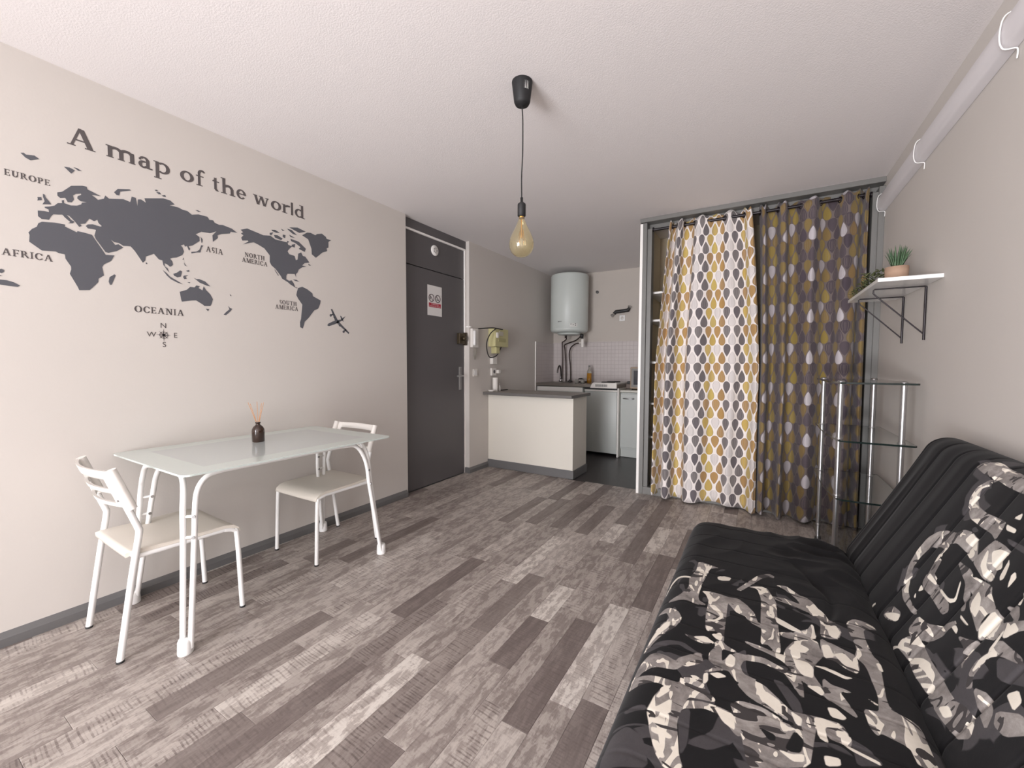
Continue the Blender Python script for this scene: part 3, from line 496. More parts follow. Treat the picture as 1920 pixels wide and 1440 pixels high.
def glyph(c):
    B, G_, D_ = bar_, ring_, dia_
    if c == 'A': return D_(.10, 0, .42, 1, .07) + D_(.72, 0, .40, .98, .17) + B(.24, .33, .68, .39) + B(0, 0, .30, SF) + B(.62, 0, 1, SF)
    if c == 'm': return sum([B(x, 0, x + .115, XH - .06) + B(x - .06, 0, x + .175, SF) for x in (.07, .435, .80)], []) + B(0, XH - SF, .13, XH) + G_(.31, XH - .22, .24, .23, .115, .10, 0, 150) + G_(.675, XH - .22, .24, .23, .115, .10, 0, 150) + B(.07, XH - .12, .185, XH)
    if c == 'a': return B(.56, .08, .78, XH - .15) + G_(.42, XH - .2, .36, .21, .2, .07, 0, 150) + G_(.38, .20, .36, .22, .2, .07, 60, 330) + B(.40, .33, .60, .40) + B(.70, 0, 1, .06) + B(.60, 0, .78, .12) + B(.06, XH - .23, .22, XH - .12)
    if c == 'p': return B(.12, -.36, .31, XH) + B(0, -.36, .46, -.36 + SF) + B(0, XH - SF, .2, XH) + G_(.55, XH / 2, .45, XH / 2 + .01, .2, .07, -130, 130)
    if c == 'o': return G_(.5, XH / 2, .5, XH / 2 + .01, .22, .065)
    if c == 'f': return B(.22, 0, .48, .86) + B(.02, 0, .72, SF) + B(0, XH - .05, .86, XH) + G_(.68, .82, .46, .24, .26, .08, 45, 180) + B(.80, .90, 1.0, 1.0)
    if c == 't': return B(.25, .10, .60, .86) + B(0, XH - .05, .98, XH) + G_(.70, .16, .45, .17, .33, .08, 180, 300) + [[(.05, XH), (.6, .90), (.6, XH)]]
    if c == 'h': return B(.12, 0, .30, 1.05) + B(0, 1.0, .2, 1.05) + B(0, 0, .42, SF) + G_(.50, XH - .25, .36, .26, .18, .11, 0, 150) + B(.68, 0, .86, XH - .2) + B(.58, 0, 1, SF)
    if c == 'e': return G_(.5, XH / 2, .5, XH / 2 + .01, .23, .065, 0, 320) + B(.2, XH / 2 - .01, .95, XH / 2 + .045) + B(.76, XH / 2, .99, XH / 2 + .06)
    if c == 'w': return D_(.24, 0, .06, XH, .13) + D_(.30, 0, .47, XH, .05) + D_(.64, 0, .44, XH, .13) + D_(.72, 0, .88, XH, .05) + B(0, XH - SF, .26, XH) + B(.38, XH - SF, .62, XH) + B(.78, XH - SF, 1, XH)
    if c == 'r': return B(.16, 0, .42, XH) + B(0, 0, .64, SF) + B(0, XH - SF, .3, XH) + G_(.70, XH - .2, .32, .21, .14, .1, 70, 170) + [[(.74, XH - .13), (1, XH - .10), (1, XH + .01), (.74, XH + .01)]]
    if c == 'l': return B(.18, 0, .82, .98)
    if c == 'd': return B(.62, 0, .82, 1.0) + B(.45, .96, .7, 1.0) + B(.7, 0, 1, SF) + G_(.42, XH / 2, .42, XH / 2 + .01, .19, .07, 50, 310)
    if c == 'E': return B(.12, 0, .34, 1) + B(0, 0, .9, .06) + B(0, .94, .86, 1) + B(.3, .47, .72, .53) + B(.84, 0, .95, .22) + B(.8, .8, .9, 1) + B(.68, .38, .76, .62)
    if c == 'F': return B(.14, 0, .38, 1) + B(0, 0, .56, .05) + B(0, .94, .92, 1) + B(.3, .46, .76, .52) + B(.86, .78, .96, 1) + B(.72, .38, .8, .6)
    if c == 'U': return B(.12, .3, .32, 1) + B(0, .95, .44, 1) + B(.74, .3, .84, 1) + B(.62, .95, 1, 1) + G_(.48, .32, .36, .33, .2, .07, 180, 360)
    if c == 'R': return B(.1, 0, .3, 1) + B(0, 0, .42, .05) + B(0, .95, .3, 1) + G_(.4, .73, .36, .28, .2, .06, -100, 100) + D_(.82, 0, .40, .48, .18) + B(.78, 0, 1, .05)
    if c == 'O': return G_(.5, .5, .5, .52, .2, .06)
    if c == 'P': return B(.14, 0, .36, 1) + B(0, 0, .52, .05) + B(0, .95, .4, 1) + G_(.5, .72, .46, .29, .24, .06, -110, 110)
    if c == 'I': return B(.3, 0, .7, 1) + B(0, 0, 1, .05) + B(0, .95, 1, 1)
    if c == 'C': return G_(.54, .5, .54, .52, .22, .06, 40, 320) + B(.84, .68, .92, .95) + B(.86, .1, .93, .3)
    if c == 'S': return G_(.5, .74, .42, .28, .22, .07, 30, 270) + G_(.48, .26, .46, .28, .24, .07, -90, 150) + B(.8, .72, .88, .98)
    if c == 'N': return B(.14, 0, .21, 1) + B(0, 0, .36, .05) + B(0, .95, .28, 1) + D_(.70, 0, .12, 1, .18) + B(.80, 0, .88, 1) + B(.66, .95, 1, 1)
    if c == 'T': return B(.39, 0, .62, 1) + B(.22, 0, .78, .05) + B(0, .94, 1, 1) + B(0, .78, .08, 1) + B(.92, .78, 1, 1)
    if c == 'H': return B(.12, 0, .32, 1) + B(.70, 0, .90, 1) + B(0, 0, .44, .05) + B(0, .95, .44, 1) + B(.58, 0, 1, .05) + B(.58, .95, 1, 1) + B(.3, .48, .72, .54)
    if c == 'M': return B(.10, 0, .16, 1) + B(0, 0, .26, .05) + D_(.42, 0, .10, 1, .16) + D_(.46, 0, .78, 1, .06) + B(.78, 0, .94, 1) + B(.70, 0, 1, .05) + B(0, .95, .22, 1) + B(.76, .95, 1, 1)
    return []
def letter(c, y0, y1, z, h, parent, mat=DECALB, kx=1):
    mb = MB(); w = y1 - y0
    for gi, P in enumerate(glyph(c)):
        n = len(P); mb.add([wallp(y0 + a * w, z + b_ * h, .0006 + gi * .000012) for a, b_ in P] + [wallp(y0 + a * w, z + b_ * h, 0) for a, b_ in P],
                           [tuple(range(n))] + [(i, (i + 1) % n, (i + 1) % n + n, i + n) for i in range(n)])
    return mb.build('letter', mat, parent)
tt = thing('title_decal', 'dark lettering reading A map of the world above the map decal', 'wall lettering', (XL + .001, 1.1, 2.1))
for c, a, b_ in TITLE: letter(c, a, b_, 2.100, .081, tt)
CW_ = dict(A=1.0, E=.72, U=.95, R=.88, O=1.0, P=.78, F=.7, I=.38, C=.88, S=.62, N=.98, T=.82, H=1.0, M=1.15)
def word(txt, y0, y1, z, h, par):
    tot = sum(CW_[c] for c in txt) + .14 * (len(txt) - 1); k = (y1 - y0) / tot; y = y0
    for c in txt: letter(c, y, y + CW_[c] * k, z, h, par); y += (CW_[c] + .14) * k
for nm, ws, lab in (('europe', [('EUROPE', .391, .515, 1.898, .024)], 'small dark lettering EUROPE on the left wall beside the map decal'),
                    ('africa', [('AFRICA', .373, .512, 1.580, .027)], 'small dark lettering AFRICA on the left wall left of the African landmass'),
                    ('asia', [('ASIA', 1.084, 1.167, 1.757, .030)], 'small dark lettering ASIA on the wall between the two halves of the map'),
                    ('north', [('NORTH', 1.282, 1.394, 1.774, .026), ('AMERICA', 1.266, 1.410, 1.741, .026)], 'two line dark lettering NORTH AMERICA beside the map decal'),
                    ('south', [('SOUTH', 1.479, 1.591, 1.524, .026), ('AMERICA', 1.452, 1.600, 1.492, .026)], 'two line dark lettering SOUTH AMERICA beside the map decal'),
                    ('oceania', [('OCEANIA', .774, .974, 1.397, .031)], 'small dark lettering OCEANIA on the wall below the map decal')):
    t = thing('region_lettering', lab, 'wall lettering', (XL + .001, ws[0][1], ws[0][3]), 'continent names around the map')
    for w_ in ws: word(*w_, t)
cp = thing('compass_decal', 'small dark compass rose with N E S W on the wall below OCEANIA', 'wall decal', (XL + .001, .885, 1.292))
q = MB(); q.tube([(XL + .001, .885 + .0165 * math.cos(a), 1.292 + .0165 * math.sin(a)) for a in [2 * math.pi * i / 24 for i in range(24)]], .0012, 5, closed=True); q.build('ring', DECALB, cp)
for k in range(8):
    a = math.radians(45 * k); L_ = .031 if k % 2 == 0 else .026; c, s_ = math.cos(a), math.sin(a)
    MB().slab([(.885 - s_ * .003, 1.292 + c * .003), (.885 + c * L_, 1.292 + s_ * L_), (.885 + s_ * .003, 1.292 - c * .003)], wallp, 0, .0008).build('point', DECALB, cp)
for c, yy, zz in (('N', .885, 1.328), ('S', .886, 1.232), ('W', .836, 1.281), ('E', .934, 1.281)):
    text_mesh(c, .036, DECALB, 'letter', cp, (lambda yc, zc: (lambda a, b_: (XL + .0012, yc + a, zc + b_)))(yy, zz))
for src, lab in ((PLANE_A, 'small dark aeroplane decal on the left wall near the door'), (PLANE_B, 'dark aeroplane decal below the lettering AFRICA')):
    P_ = polys(src); t = thing('aeroplane_decal', lab, 'wall decal', (XL + .001, P_[0][0][0], P_[0][0][1]))
    q = MB()
    for P in P_: q.slab(P, wallp, 0, .0008)
    q.build('silhouette', DECAL, t)

# ------------------------------------------------------------------ sofa
def parse_print(src):
    out = []
    for s_ in src:
        h, *pts = s_.split(); out.append((h, np.array([[float(c) / 1000 for c in p.split(',')] for p in pts])))
    return out
def poly_sdf(px, py, P):
    """signed distance, positive inside"""
    n = len(P); d = np.full(px.shape, 1e9); ins = np.zeros(px.shape, bool)
    for i in range(n):
        a = P[i]; b_ = P[(i + 1) % n]; ex, ey = b_ - a
        wx, wy = px - a[0], py - a[1]; L2 = ex * ex + ey * ey + 1e-12
        t = np.clip((wx * ex + wy * ey) / L2, 0, 1); d = np.minimum(d, (wx - t * ex) ** 2 + (wy - t * ey) ** 2)
        c = (a[1] > py) != (b_[1] > py)
        with np.errstate(divide='ignore', invalid='ignore'): ins ^= c & (px < ex * (py - a[1]) / (ey if abs(ey) > 1e-12 else 1e-12) + a[0])
    return np.where(ins, 1, -1) * np.sqrt(d)
def chaikin(P, k=1):
    for _ in range(k):
        Q = np.roll(P, -1, 0); P = np.stack([P * .86 + Q * .14, P * .14 + Q * .86], 1).reshape(-1, 2)
    return P
def paint(me, px, py, shapes):
    lay = {k: np.full(px.shape, -.03) for k in 'LWDK'}
    order = []
    for h, P in shapes:
        P = chaikin(P); lo, hi = P.min(0) - .03, P.max(0) + .03
        s_ = (px > lo[0]) & (px < hi[0]) & (py > lo[1]) & (py < hi[1])
        if not s_.any(): continue
        lay[h][s_] = np.maximum(lay[h][s_], poly_sdf(px[s_], py[s_], P))
    for k, nm in (('L', 'pl'), ('W', 'pw'), ('D', 'pd'), ('K', 'pk')):
        at = me.attributes.new(nm, 'FLOAT', 'POINT'); at.data.foreach_set('value', lay[k].astype(np.float32))
def vnoise(x, y, seed):
    r = np.random.RandomState(seed); out = np.zeros_like(x)
    for k in range(7):
        a = r.uniform(0, 2 * np.pi); fq = r.uniform(.6, 1.6); out += np.sin((x * np.cos(a) + y * np.sin(a)) * fq + r.uniform(0, 6.28))
    return out / 7
def padded(name, lo, hi, ylo, yhi, rad, drop, frame, disp, shapes, parent, step=.0042, printf=None):
    """cloth covered cushion: a flat top that rolls over rounded edges; frame(a, y, h) -> world"""
    ext = drop + rad * (math.pi / 2 - 1)
    A = np.concatenate([np.linspace(lo + rad - (ext), lo + rad, 40, endpoint=False)[:],
                        np.arange(lo + rad, hi - rad, step), np.linspace(hi - rad, hi - rad + ext, 30)])
    Y = np.concatenate([np.linspace(ylo + rad - ext, ylo + rad, 16, endpoint=False), np.arange(ylo + rad, yhi - rad, step), np.linspace(yhi - rad, yhi - rad + ext, 40)])
    a, y = np.meshgrid(A, Y, indexing='ij')
    qx = np.where(a < lo + rad, a - (lo + rad), np.where(a > hi - rad, a - (hi - rad), 0)); qy = np.where(y < ylo + rad, y - (ylo + rad), np.where(y > yhi - rad, y - (yhi - rad), 0))
    d = np.hypot(qx, qy); dd = np.maximum(d, 1e-9); th = np.minimum(d / rad, np.pi / 2)
    hor = rad * np.sin(th); dr = rad * (1 - np.cos(th)) + np.maximum(0, d - rad * np.pi / 2)
    dr = np.minimum(dr, drop)
    ca = np.clip(a, lo + rad, hi - rad) + qx / dd * hor * (d > 0); cy = np.clip(y, ylo + rad, yhi - rad) + qy / dd * hor * (d > 0)
    h = -dr + disp(a, y) * np.clip(1 - dr / max(drop, .01) * .7, 0, 1)
    pts = frame(ca, cy, h).reshape(-1, 3) - np.array(parent['_o'])
    na, ny = a.shape; i = np.arange(na * ny).reshape(na, ny)
    f = np.stack([i[:-1, :-1], i[1:, :-1], i[1:, 1:], i[:-1, 1:]], -1).reshape(-1, 4)
    me = bpy.data.meshes.new(name); me.from_pydata(pts.tolist(), [], f.tolist()); me.polygons.foreach_set('use_smooth', [True] * len(f)); me.materials.append(SOFA)
    pa, py = (printf(a, y, ca, cy) if printf else (ca, cy))
    paint(me, pa.ravel(), py.ravel(), shapes); me.update()
    o = bpy.data.objects.new(name, me); COL.objects.link(o); o.parent = parent; return o
sofa = thing('sofa_bed', 'black fold-out sofa bed with grey and cream abstract print against the right wall', 'sofa', (.2, 1.2, 0))
sp = parse_print(SEAT_PRINT); bp_ = parse_print(BACK_PRINT)
sp = [(h, P + np.array([.03, -.95])) for h, P in sp if P[:, 1].mean() < 1.35] + sp
bp_ = [(h, P + np.array([.02, -.80])) for h, P in bp_ if P[:, 1].mean() > .9] + bp_
def seat_disp(a, y):
    groove = -0.0022 * np.exp(-((((y - .05) / .118 + .5) % 1 - .5) * .118 / .003) ** 2)
    wr = np.clip((a + .02) / .25, 0, 1) * np.clip((y - 1.55) / .35, 0, 1)
    w2 = np.clip((y - 1.2) / .5, 0, 1) * .4 + .15
    ridg = 1 - np.abs(vnoise(a * 22 + 2 * y, y * 46, 3)) * 2.2
    ridg2 = 1 - np.abs(vnoise(a * 30, y * 24, 8)) * 2.0
    fold = -.010 * np.exp(-((a - (.16 + .05 * np.sin(y * 9)) ) / .012) ** 2) * np.clip((y - 1.3) / .2, 0, 1) * np.clip((1.9 - y) / .2, 0, 1)
    return groove * (1 - wr) + wr * (.024 * ridg - .012) + w2 * .008 * ridg2 + .004 * vnoise(a * 9, y * 9, 5) + fold
padded('seat_cushion', -.262, .345, .25, 2.175, .085, .29, lambda a, y, h: np.stack([a, y, .412 + h], -1), seat_disp, sp, sofa,
       printf=lambda a, y, ca, cy: (np.where(a < -.18, a * .55 + (-.18) * .45, a), cy))
UA = np.array([.443, 0, .896]); NA = np.array([-.896, 0, .443])
def back_disp(a, y):
    groove = -0.0055 * np.exp(-((((y - .095) / .128 + .5) % 1 - .5) * .128 / .005) ** 2)
    puff = .006 * np.cos((y - .095) / .128 * 2 * np.pi) * -1
    return groove + puff * .22 + .004 * vnoise(a * 12, y * 8, 2) + .006 * np.clip((y - 1.75) / .3, 0, 1) * (1 - np.abs(vnoise(a * 4, y * 60, 6)) * 2)
padded('backrest', -.07, .565, .25, 2.215, .075, .125,
       lambda a, y, h: np.array([.335, 0, .40]) + a[..., None] * UA + h[..., None] * NA + np.stack([0 * a, y, 0 * a], -1), back_disp, bp_, sofa)
m = MB(); m.box(-.20, .62, .30, 2.12, .10, .17, .01); m.build('frame', BLKM, sofa)
for x in (-.16, .55):
    for y in (.36, 2.05): m = MB(); m.tube([(x, y, .0), (x, y, .11)], .02, 12); m.build('leg', BLKM, sofa)

# ------------------------------------------------------------------ curtains, rod, closet
CY = 3.745
m = MB(); m.box(-.925, -.903, 3.696, 5.49, 0, HC - .045); o = struct('trim_1', m, WHITEP, 'white side panel between kitchenette and closet')
m = MB(); m.box(-.903, -.868, 3.696, 3.80, 0, HC - .04, .002); m.box(-.868, -.830, 3.715, 3.80, 0, HC - .09, .002)
m.box(-.925, XR, 3.690, 3.80, 2.378, HC, .002); m.box(-.868, XR, 3.786, 3.80, 2.342, 2.380, .001)
m.box(.625, XR, 3.712, 3.80, 0, HC - .09, .002); m.box(.655, XR, 3.696, 3.80, 0, HC - .06, .002)
m.box(-.903, -.70, 3.70, 3.80, 0, .065, .002); m.box(-.70, XR, 3.735, 3.80, 0, .04, .002)
struct('trim_2', m, FRAMEG, 'grey painted wooden frame around the closet opening')
m = MB(); m.box(-.903, XR, 4.38, 4.46, 0, HC); m.box(-.903, -.895, 3.80, 4.40, 0, HC); struct('wall_closet', m, CLOS, 'beige closet interior')
m = MB(); m.box(-.903, XR, 3.80, 4.46, -.12, 0); struct('floor', m, GREY, 'closet floor')
sh = thing('closet_shelving', 'white shelves inside the closet, seen left of the pale curtain', 'shelf', (-.7, 4.1, 0))
for z in (.495, .80, 1.172, 1.547, 1.793): MB().box(-.893, -.42, 3.83, 4.37, z - .012, z + .006, .001).build('shelf', WHITEP, sh)
MB().box(-.42, -.402, 3.83, 4.37, .0, 1.9).build('side_panel', CLOS, sh)

rod = thing('curtain_rod', 'thin black metal curtain rod across the top of the closet opening', 'curtain rod', (-.1, CY, 2.322))
m = MB(); m.tube([(-.83, CY, 2.318), (.626, CY, 2.326)], .0115, 14); m.build('rod', BLKM, rod)
for x in (-.829, .625): MB().lathe([(.0, -.002), (.019, -.002), (.019, .006), (.012, .010), (0, .010)] if x < 0 else [(0, -.010), (.012, -.010), (.019, -.006), (.019, .002), (0, .002)], (x, CY, 2.322), 16, 'x').build('end_cap', BLKM, rod)
def curtain(name, label, mat, xt, xb, folds, ylow, width, zlow, u0, nk):
    """folds: list of (s, x_offset_fraction, y) control points through which the cloth runs"""
    t = thing(name, label, 'curtain', ((xt[0] + xt[1]) / 2, CY, 0), 'leaf print closet curtains')
    S = np.array([f[0] for f in folds]); XF = np.array([f[1] for f in folds]); YF = np.array([f[2] for f in folds])
    # dense Catmull style path through control points
    path = smooth_path([(a, b_, 0) for a, b_ in zip(XF, YF)], 14); n = len(path)
    px = np.array([p.x for p in path]); py = np.array([p.y for p in path])
    nz = 60; zs = np.linspace(0, 1, nz); ztop = 2.368
    vs = []; uvs = []
    cum = np.concatenate([[0], np.cumsum(np.hypot(np.diff(px) * (xb[1] - xb[0]), np.diff(py) * .8))]); U = cum / cum[-1] * width + u0
    for w in zs:
        z = ztop * (1 - w) + zlow * w
        wl = min(1, w * 1.9) ** .8; xa = xt[0] * (1 - wl) + xb[0] * wl; xc = xt[1] * (1 - wl) + xb[1] * wl
        yo = CY + (ylow - CY) * w ** 1.3
        amp = .70 + .45 * w
        for j in range(n):
            zz = z + (0.012 * math.sin(j * .21) - abs(py[j]) * .25) * (1 if w < .02 else 0) + (.010 * math.sin(px[j] * 11 + 1) if w > .97 else 0)
            vs.append((xa + px[j] * (xc - xa) + .004 * math.sin(w * 5 + j * .13), yo + py[j] * amp + .003 * math.sin(w * 9 + j * .3), zz)); uvs.append((U[j], z))
    fs = [(i * n + j, i * n + j + 1, (i + 1) * n + j + 1, (i + 1) * n + j) for i in range(nz - 1) for j in range(n - 1)]
    mb = MB(); mb.add(vs, fs, True); o = mb.build('cloth', mat, t, fixn=False)
    uvl = o.data.uv_layers.new(name='UVMap')
    for lp in o.data.loops: uvl.data[lp.index].uv = uvs[lp.vertex_index]
    so = o.modifiers.new('thickness', 'SOLIDIFY'); so.thickness = .0016
    # eyelets where the cloth crosses the rod
    cr = [j for j in range(n - 1) if py[j] * py[j + 1] <= 0 and py[j] != py[j + 1]]
    for j in cr[:nk]:
        x = xt[0] + px[j] * (xt[1] - xt[0]); ang = math.atan2((py[j + 1] - py[j]) * .7, (px[j + 1] - px[j]) * (xt[1] - xt[0]))
        q = MB(); ring = [(x + .0185 * math.cos(a) * math.cos(ang), CY + .0185 * math.cos(a) * math.sin(ang), 2.321 + .0185 * math.sin(a)) for a in [2 * math.pi * i / 18 for i in range(18)]]
        q.tube(ring, .0042, 6, closed=True); q.build('eyelet', BLKM, t)
    return t
fl = [(0, 0, -.030), (0, .015, -.036), (0, .045, .030), (0, .075, .045), (0, .125, -.050), (0, .17, -.045), (0, .215, .025), (0, .29, .030), (0, .34, -.030), (0, .42, -.040), (0, .50, -.006), (0, .57, .024), (0, .66, .020), (0, .74, -.018), (0, .83, .018), (0, .90, .022), (0, .955, -.045), (0, .98, -.055), (0, 1.0, -.040)]
curtain('pale_curtain', 'pale curtain with grey and ochre leaf drops, left half of the closet opening', CURT_L, (-.685, -.095), (-.775, -.004), [(a, b_, c * (1.35 if b_ < .32 else 1.1)) for a, b_, c in fl], 3.665, 1.00, .022, .01, 9)
fd = [(0, 0, .030), (0, .03, -.045), (0, .06, -.050), (0, .09, .030), (0, .15, .045), (0, .20, -.010), (0, .225, -.055), (0, .255, -.050), (0, .29, .030), (0, .36, .045), (0, .43, -.015), (0, .50, -.055), (0, .57, -.020), (0, .63, .035), (0, .72, .042), (0, .78, -.030), (0, .84, -.052), (0, .90, -.02), (0, .945, .03), (0, .97, -.04), (0, 1.0, -.03)]
curtain('dark_curtain', 'dark taupe curtain with purple, ochre and white leaf drops, right half of the closet opening', CURT_D, (-.040, .612), (.000, .600), [(a, b_, c * 1.25) for a, b_, c in fd], 3.650, 1.25, .018, .31, 10)

# ------------------------------------------------------------------ casing on the right wall
cs = thing('wall_casing', 'long white rounded casing held by wire clips high on the right wall', 'casing', (.66, 1.6, 2.23))
prof = [(XR - .001, 2.290), (XR - .028, 2.288), (XR - .041, 2.268), (XR - .044, 2.235), (XR - .040, 2.200), (XR - .026, 2.186), (XR - .001, 2.184)]
WCAS = painted('casing_white', srgb(226, 222, 224), .35, 60, .01)
m = MB(); n = len(prof); vs = [(x, 3.685, z) for x, z in prof] + [(x, -1.45, z) for x, z in prof]
m.add(vs, [(i, i + 1, i + 1 + n, i + n) for i in range(n - 1)], True); m.add(vs[:n], [tuple(range(n))]); m.add(vs[n:], [tuple(range(n))]); o = m.build('casing', WCAS, cs)
for y in (2.90, 2.02, .9, 3.672):
    q = MB(); q.tube(smooth_path([(XR - .004, y, 2.296), (XR - .032, y, 2.292), (XR - .045, y, 2.268), (XR - .048, y, 2.215), (XR - .038, y, 2.182), (XR - .012, y, 2.177), (XR - .005, y, 2.170), (XR - .006, y, 2.142)], 4), .0024, 6); q.build('clip', METW, cs)

# ------------------------------------------------------------------ wall shelf with plants
ws = thing('wall_shelf', 'white wall shelf on two black wire brackets on the right wall', 'shelf', (.576, 2.95, 1.55))
MB().box(.464, XR - .001, 2.567, 3.34, 1.542, 1.560, .0015).build('board', METW, ws)
for y in (2.778, 3.148):
    q = MB(); q.tube(smooth_path([(XR - .006, y, 1.275), (XR - .006, y, 1.40), (XR - .006, y, 1.535)], 2), .0052, 8)
    q.tube([(XR - .006, y, 1.535), (XR - .010, y, 1.537), (.492, y, 1.537), (.487, y, 1.533), (.487, y, 1.517), (.492, y, 1.509), (XR - .008, y, 1.305)], .0034, 8)
    q.build('bracket', BLKM, ws)
TERRA = painted('pale_terracotta', srgb(176, 146, 124), .8, 100, .05)
def leafmat(name, c1, c2):
    m = new_mat(name, c1, .5); nt, N, L, b = nt_of(m); p = wpos(nt); L.new(mixc(nt, noise(nt, p, 40, 3), c1, c2), b.inputs['Base Color']); return m
LF1 = leafmat('aloe_green', srgb(62, 92, 66), srgb(96, 124, 88)); LF2 = leafmat('ivy_green', srgb(58, 68, 42), srgb(104, 108, 66))
def blade(mb, base, tip, w, bend):
    b0, t0 = Vector(base), Vector(tip); d = (t0 - b0); side = d.cross(Vector((.3, .2, 1))).normalized() if abs(d.normalized().z) < .98 else Vector((1, 0, 0))
    n = 5; c = []
    for i in range(n + 1):
        s_ = i / n; p = b0 + d * s_ + Vector((0, 0, bend)) * math.sin(math.pi * s_); ww = w * (1 - s_) ** .6
        c += [p - side * ww, p + side * ww, p + side.cross(d).normalized() * ww * .6]
    fs = []
    for i in range(n):
        for j in range(3): fs.append((i * 3 + j, i * 3 + (j + 1) % 3, (i + 1) * 3 + (j + 1) % 3, (i + 1) * 3 + j))
    mb.add(c, fs, True)
pr = random.Random(4)
pl = thing('potted_aloe', 'small spiky green plant in a pale terracotta pot on the white wall shelf', 'plant', (.585, 2.82, 1.560))
MB().lathe([(0, 0), (.038, 0), (.046, .050), (.047, .092), (.042, .092), (.040, .080), (0, .080)], (.585, 2.84, 1.560), 24).build('pot', TERRA, pl)
for k in range(22):
    a = k * 2.4; rr = .018 + .05 * pr.random() * (k / 22); h = .120 - .055 * (k / 22) + pr.random() * .02
    q = MB(); q_b = (.585 + math.cos(a) * .014, 2.84 + math.sin(a) * .014, 1.640); blade(q, q_b, (.585 + math.cos(a) * (rr + .012), 2.84 + math.sin(a) * (rr + .012), 1.640 + h), .0055, .008); q.build('leaf', LF1, pl)
pl = thing('trailing_plant', 'low bushy olive green plant behind the potted aloe on the wall shelf', 'plant', (.56, 3.05, 1.560))
MB().lathe([(0, 0), (.028, 0), (.034, .028), (.030, .030), (0, .026)], (.57, 3.05, 1.560), 18).build('pot', TERRA, pl)
for k in range(170):
    y = 2.90 + pr.random() * .36; x = .475 + pr.random() * .10; z = 1.566 + pr.random() * (.035 + .075 * max(0, 1 - abs(y - 3.02) / .20))
    a = pr.random() * 6.28; q = MB(); L_ = .022 + pr.random() * .014
    blade(q, (x, y, z), (x + math.cos(a) * L_, y + math.sin(a) * L_, z + pr.uniform(-.004, .016)), .0065, .004); q.build('leaf', LF2, pl)
m = MB()
for k in range(14):
    y = 2.94 + k * .019; m.tube([(.57, 3.05, 1.583), (.57 - .02, (y + 3.05) / 2, 1.605), (.55 + .03 * math.sin(k), y, 1.590)], .0015, 5)
m.build('stem', LF2, pl)

# ------------------------------------------------------------------ glass rack
gr = thing('glass_shelf_rack', 'four tier rack of clear glass shelves on chrome posts in front of the dark curtain', 'shelf', (.48, 3.0, 0))
post = [(.357, 3.33), (.364, 2.72), (.604, 3.32), (.604, 2.70)]; lev = [1.060, .763, .461, .100]
for (x, y) in post:
    q = MB(); q.tube([(x, y, .018), (x, y, 1.052)], .0125, 16); o = q.build('post', CHROME, gr)
    for z in lev[1:]: MB().lathe([(.0135, -.010), (.015, -.008), (.015, .008), (.0135, .010)], (x, y, z), 16).build('collar', CHROME, o)
    MB().lathe([(0, 0), (.017, 0), (.017, .003), (.012, .008), (0, .010)], (x, y, 1.0635), 16).build('cap', CHROME, o)
    MB().lathe([(0, 0), (.018, 0), (.016, .018), (0, .018)], (x, y, 0), 16).build('foot', RUB, o)
for z in lev:
    P = [(.325, 3.37), (.325, 2.88), (.355, 2.66), (.375, 2.645), (.640, 2.645), (.650, 2.655), (.650, 3.37)]
    q = MB(); q.slab([(a, b_) for a, b_ in P], lambda a, b_, t: (a, b_, t), z - .0045, z + .0045); o = q.build('glass_shelf', GLASS, gr); o.data.materials.append(GLEDGE)
    for p in o.data.polygons:
        if abs(p.normal.z) < .5: p.material_index = 1

# ------------------------------------------------------------------ dining table
tb = thing('dining_table', 'small table with pale green glass top and bent white steel legs by the left wall', 'table', (-2.215, 1.178, 0))
def rrect(x0, x1, y0, y1, r, n=6):
    out = []
    for cx, cy, a0 in ((x1 - r, y1 - r, 0), (x0 + r, y1 - r, 90), (x0 + r, y0 + r, 180), (x1 - r, y0 + r, 270)):
        for i in range(n + 1): a = math.radians(a0 + 90 * i / n); out.append((cx + r * math.cos(a), cy + r * math.sin(a)))
    return out
q = MB(); q.slab(rrect(-2.592, -1.842, .668, 1.690, .03), lambda a, b_, t: (a, b_, t), .719, .7265); top = q.build('tabletop', FROST, tb)
legs = {'nl': [(-1.924, .687), [(-1.936, .683, .02), (-1.930, .694, .44), (-1.930, .697, .57), (-1.948, .708, .655), (-1.975, .712, .700), (-2.04, .712, .708)],
                [(-1.910, .700, .02), (-1.905, .722, .44), (-1.903, .727, .56), (-1.901, .737, .645), (-1.900, .768, .692), (-1.899, .82, .707), (-1.899, .88, .708)]],
        'nr': [(-1.942, 1.690), [(-1.950, 1.694, .02), (-1.916, 1.600, .44), (-1.910, 1.580, .57), (-1.905, 1.560, .64), (-1.925, 1.545, .695), (-1.99, 1.540, .708)],
                [(-1.932, 1.678, .02), (-1.906, 1.580, .44), (-1.902, 1.560, .56), (-1.900, 1.530, .64), (-1.899, 1.48, .697), (-1.899, 1.40, .708)]],
        'fl': [(-2.548, .712), [(-2.556, .706, .02), (-2.400, .700, .44), (-2.365, .700, .57), (-2.325, .700, .66), (-2.29, .702, .700), (-2.22, .706, .708)],
                [(-2.540, .722, .02), (-2.395, .735, .44), (-2.352, .740, .56), (-2.325, .745, .64), (-2.315, .768, .692), (-2.31, .82, .707), (-2.31, .88, .708)]],
        'fr': [(-2.548, 1.715), [(-2.556, 1.720, .02), (-2.470, 1.675, .44), (-2.450, 1.668, .57), (-2.42, 1.655, .655), (-2.38, 1.650, .700), (-2.30, 1.650, .708)],
                [(-2.538, 1.700, .02), (-2.460, 1.625, .44), (-2.445, 1.615, .56), (-2.43, 1.60, .63), (-2.42, 1.55, .695), (-2.42, 1.46, .708)]]}
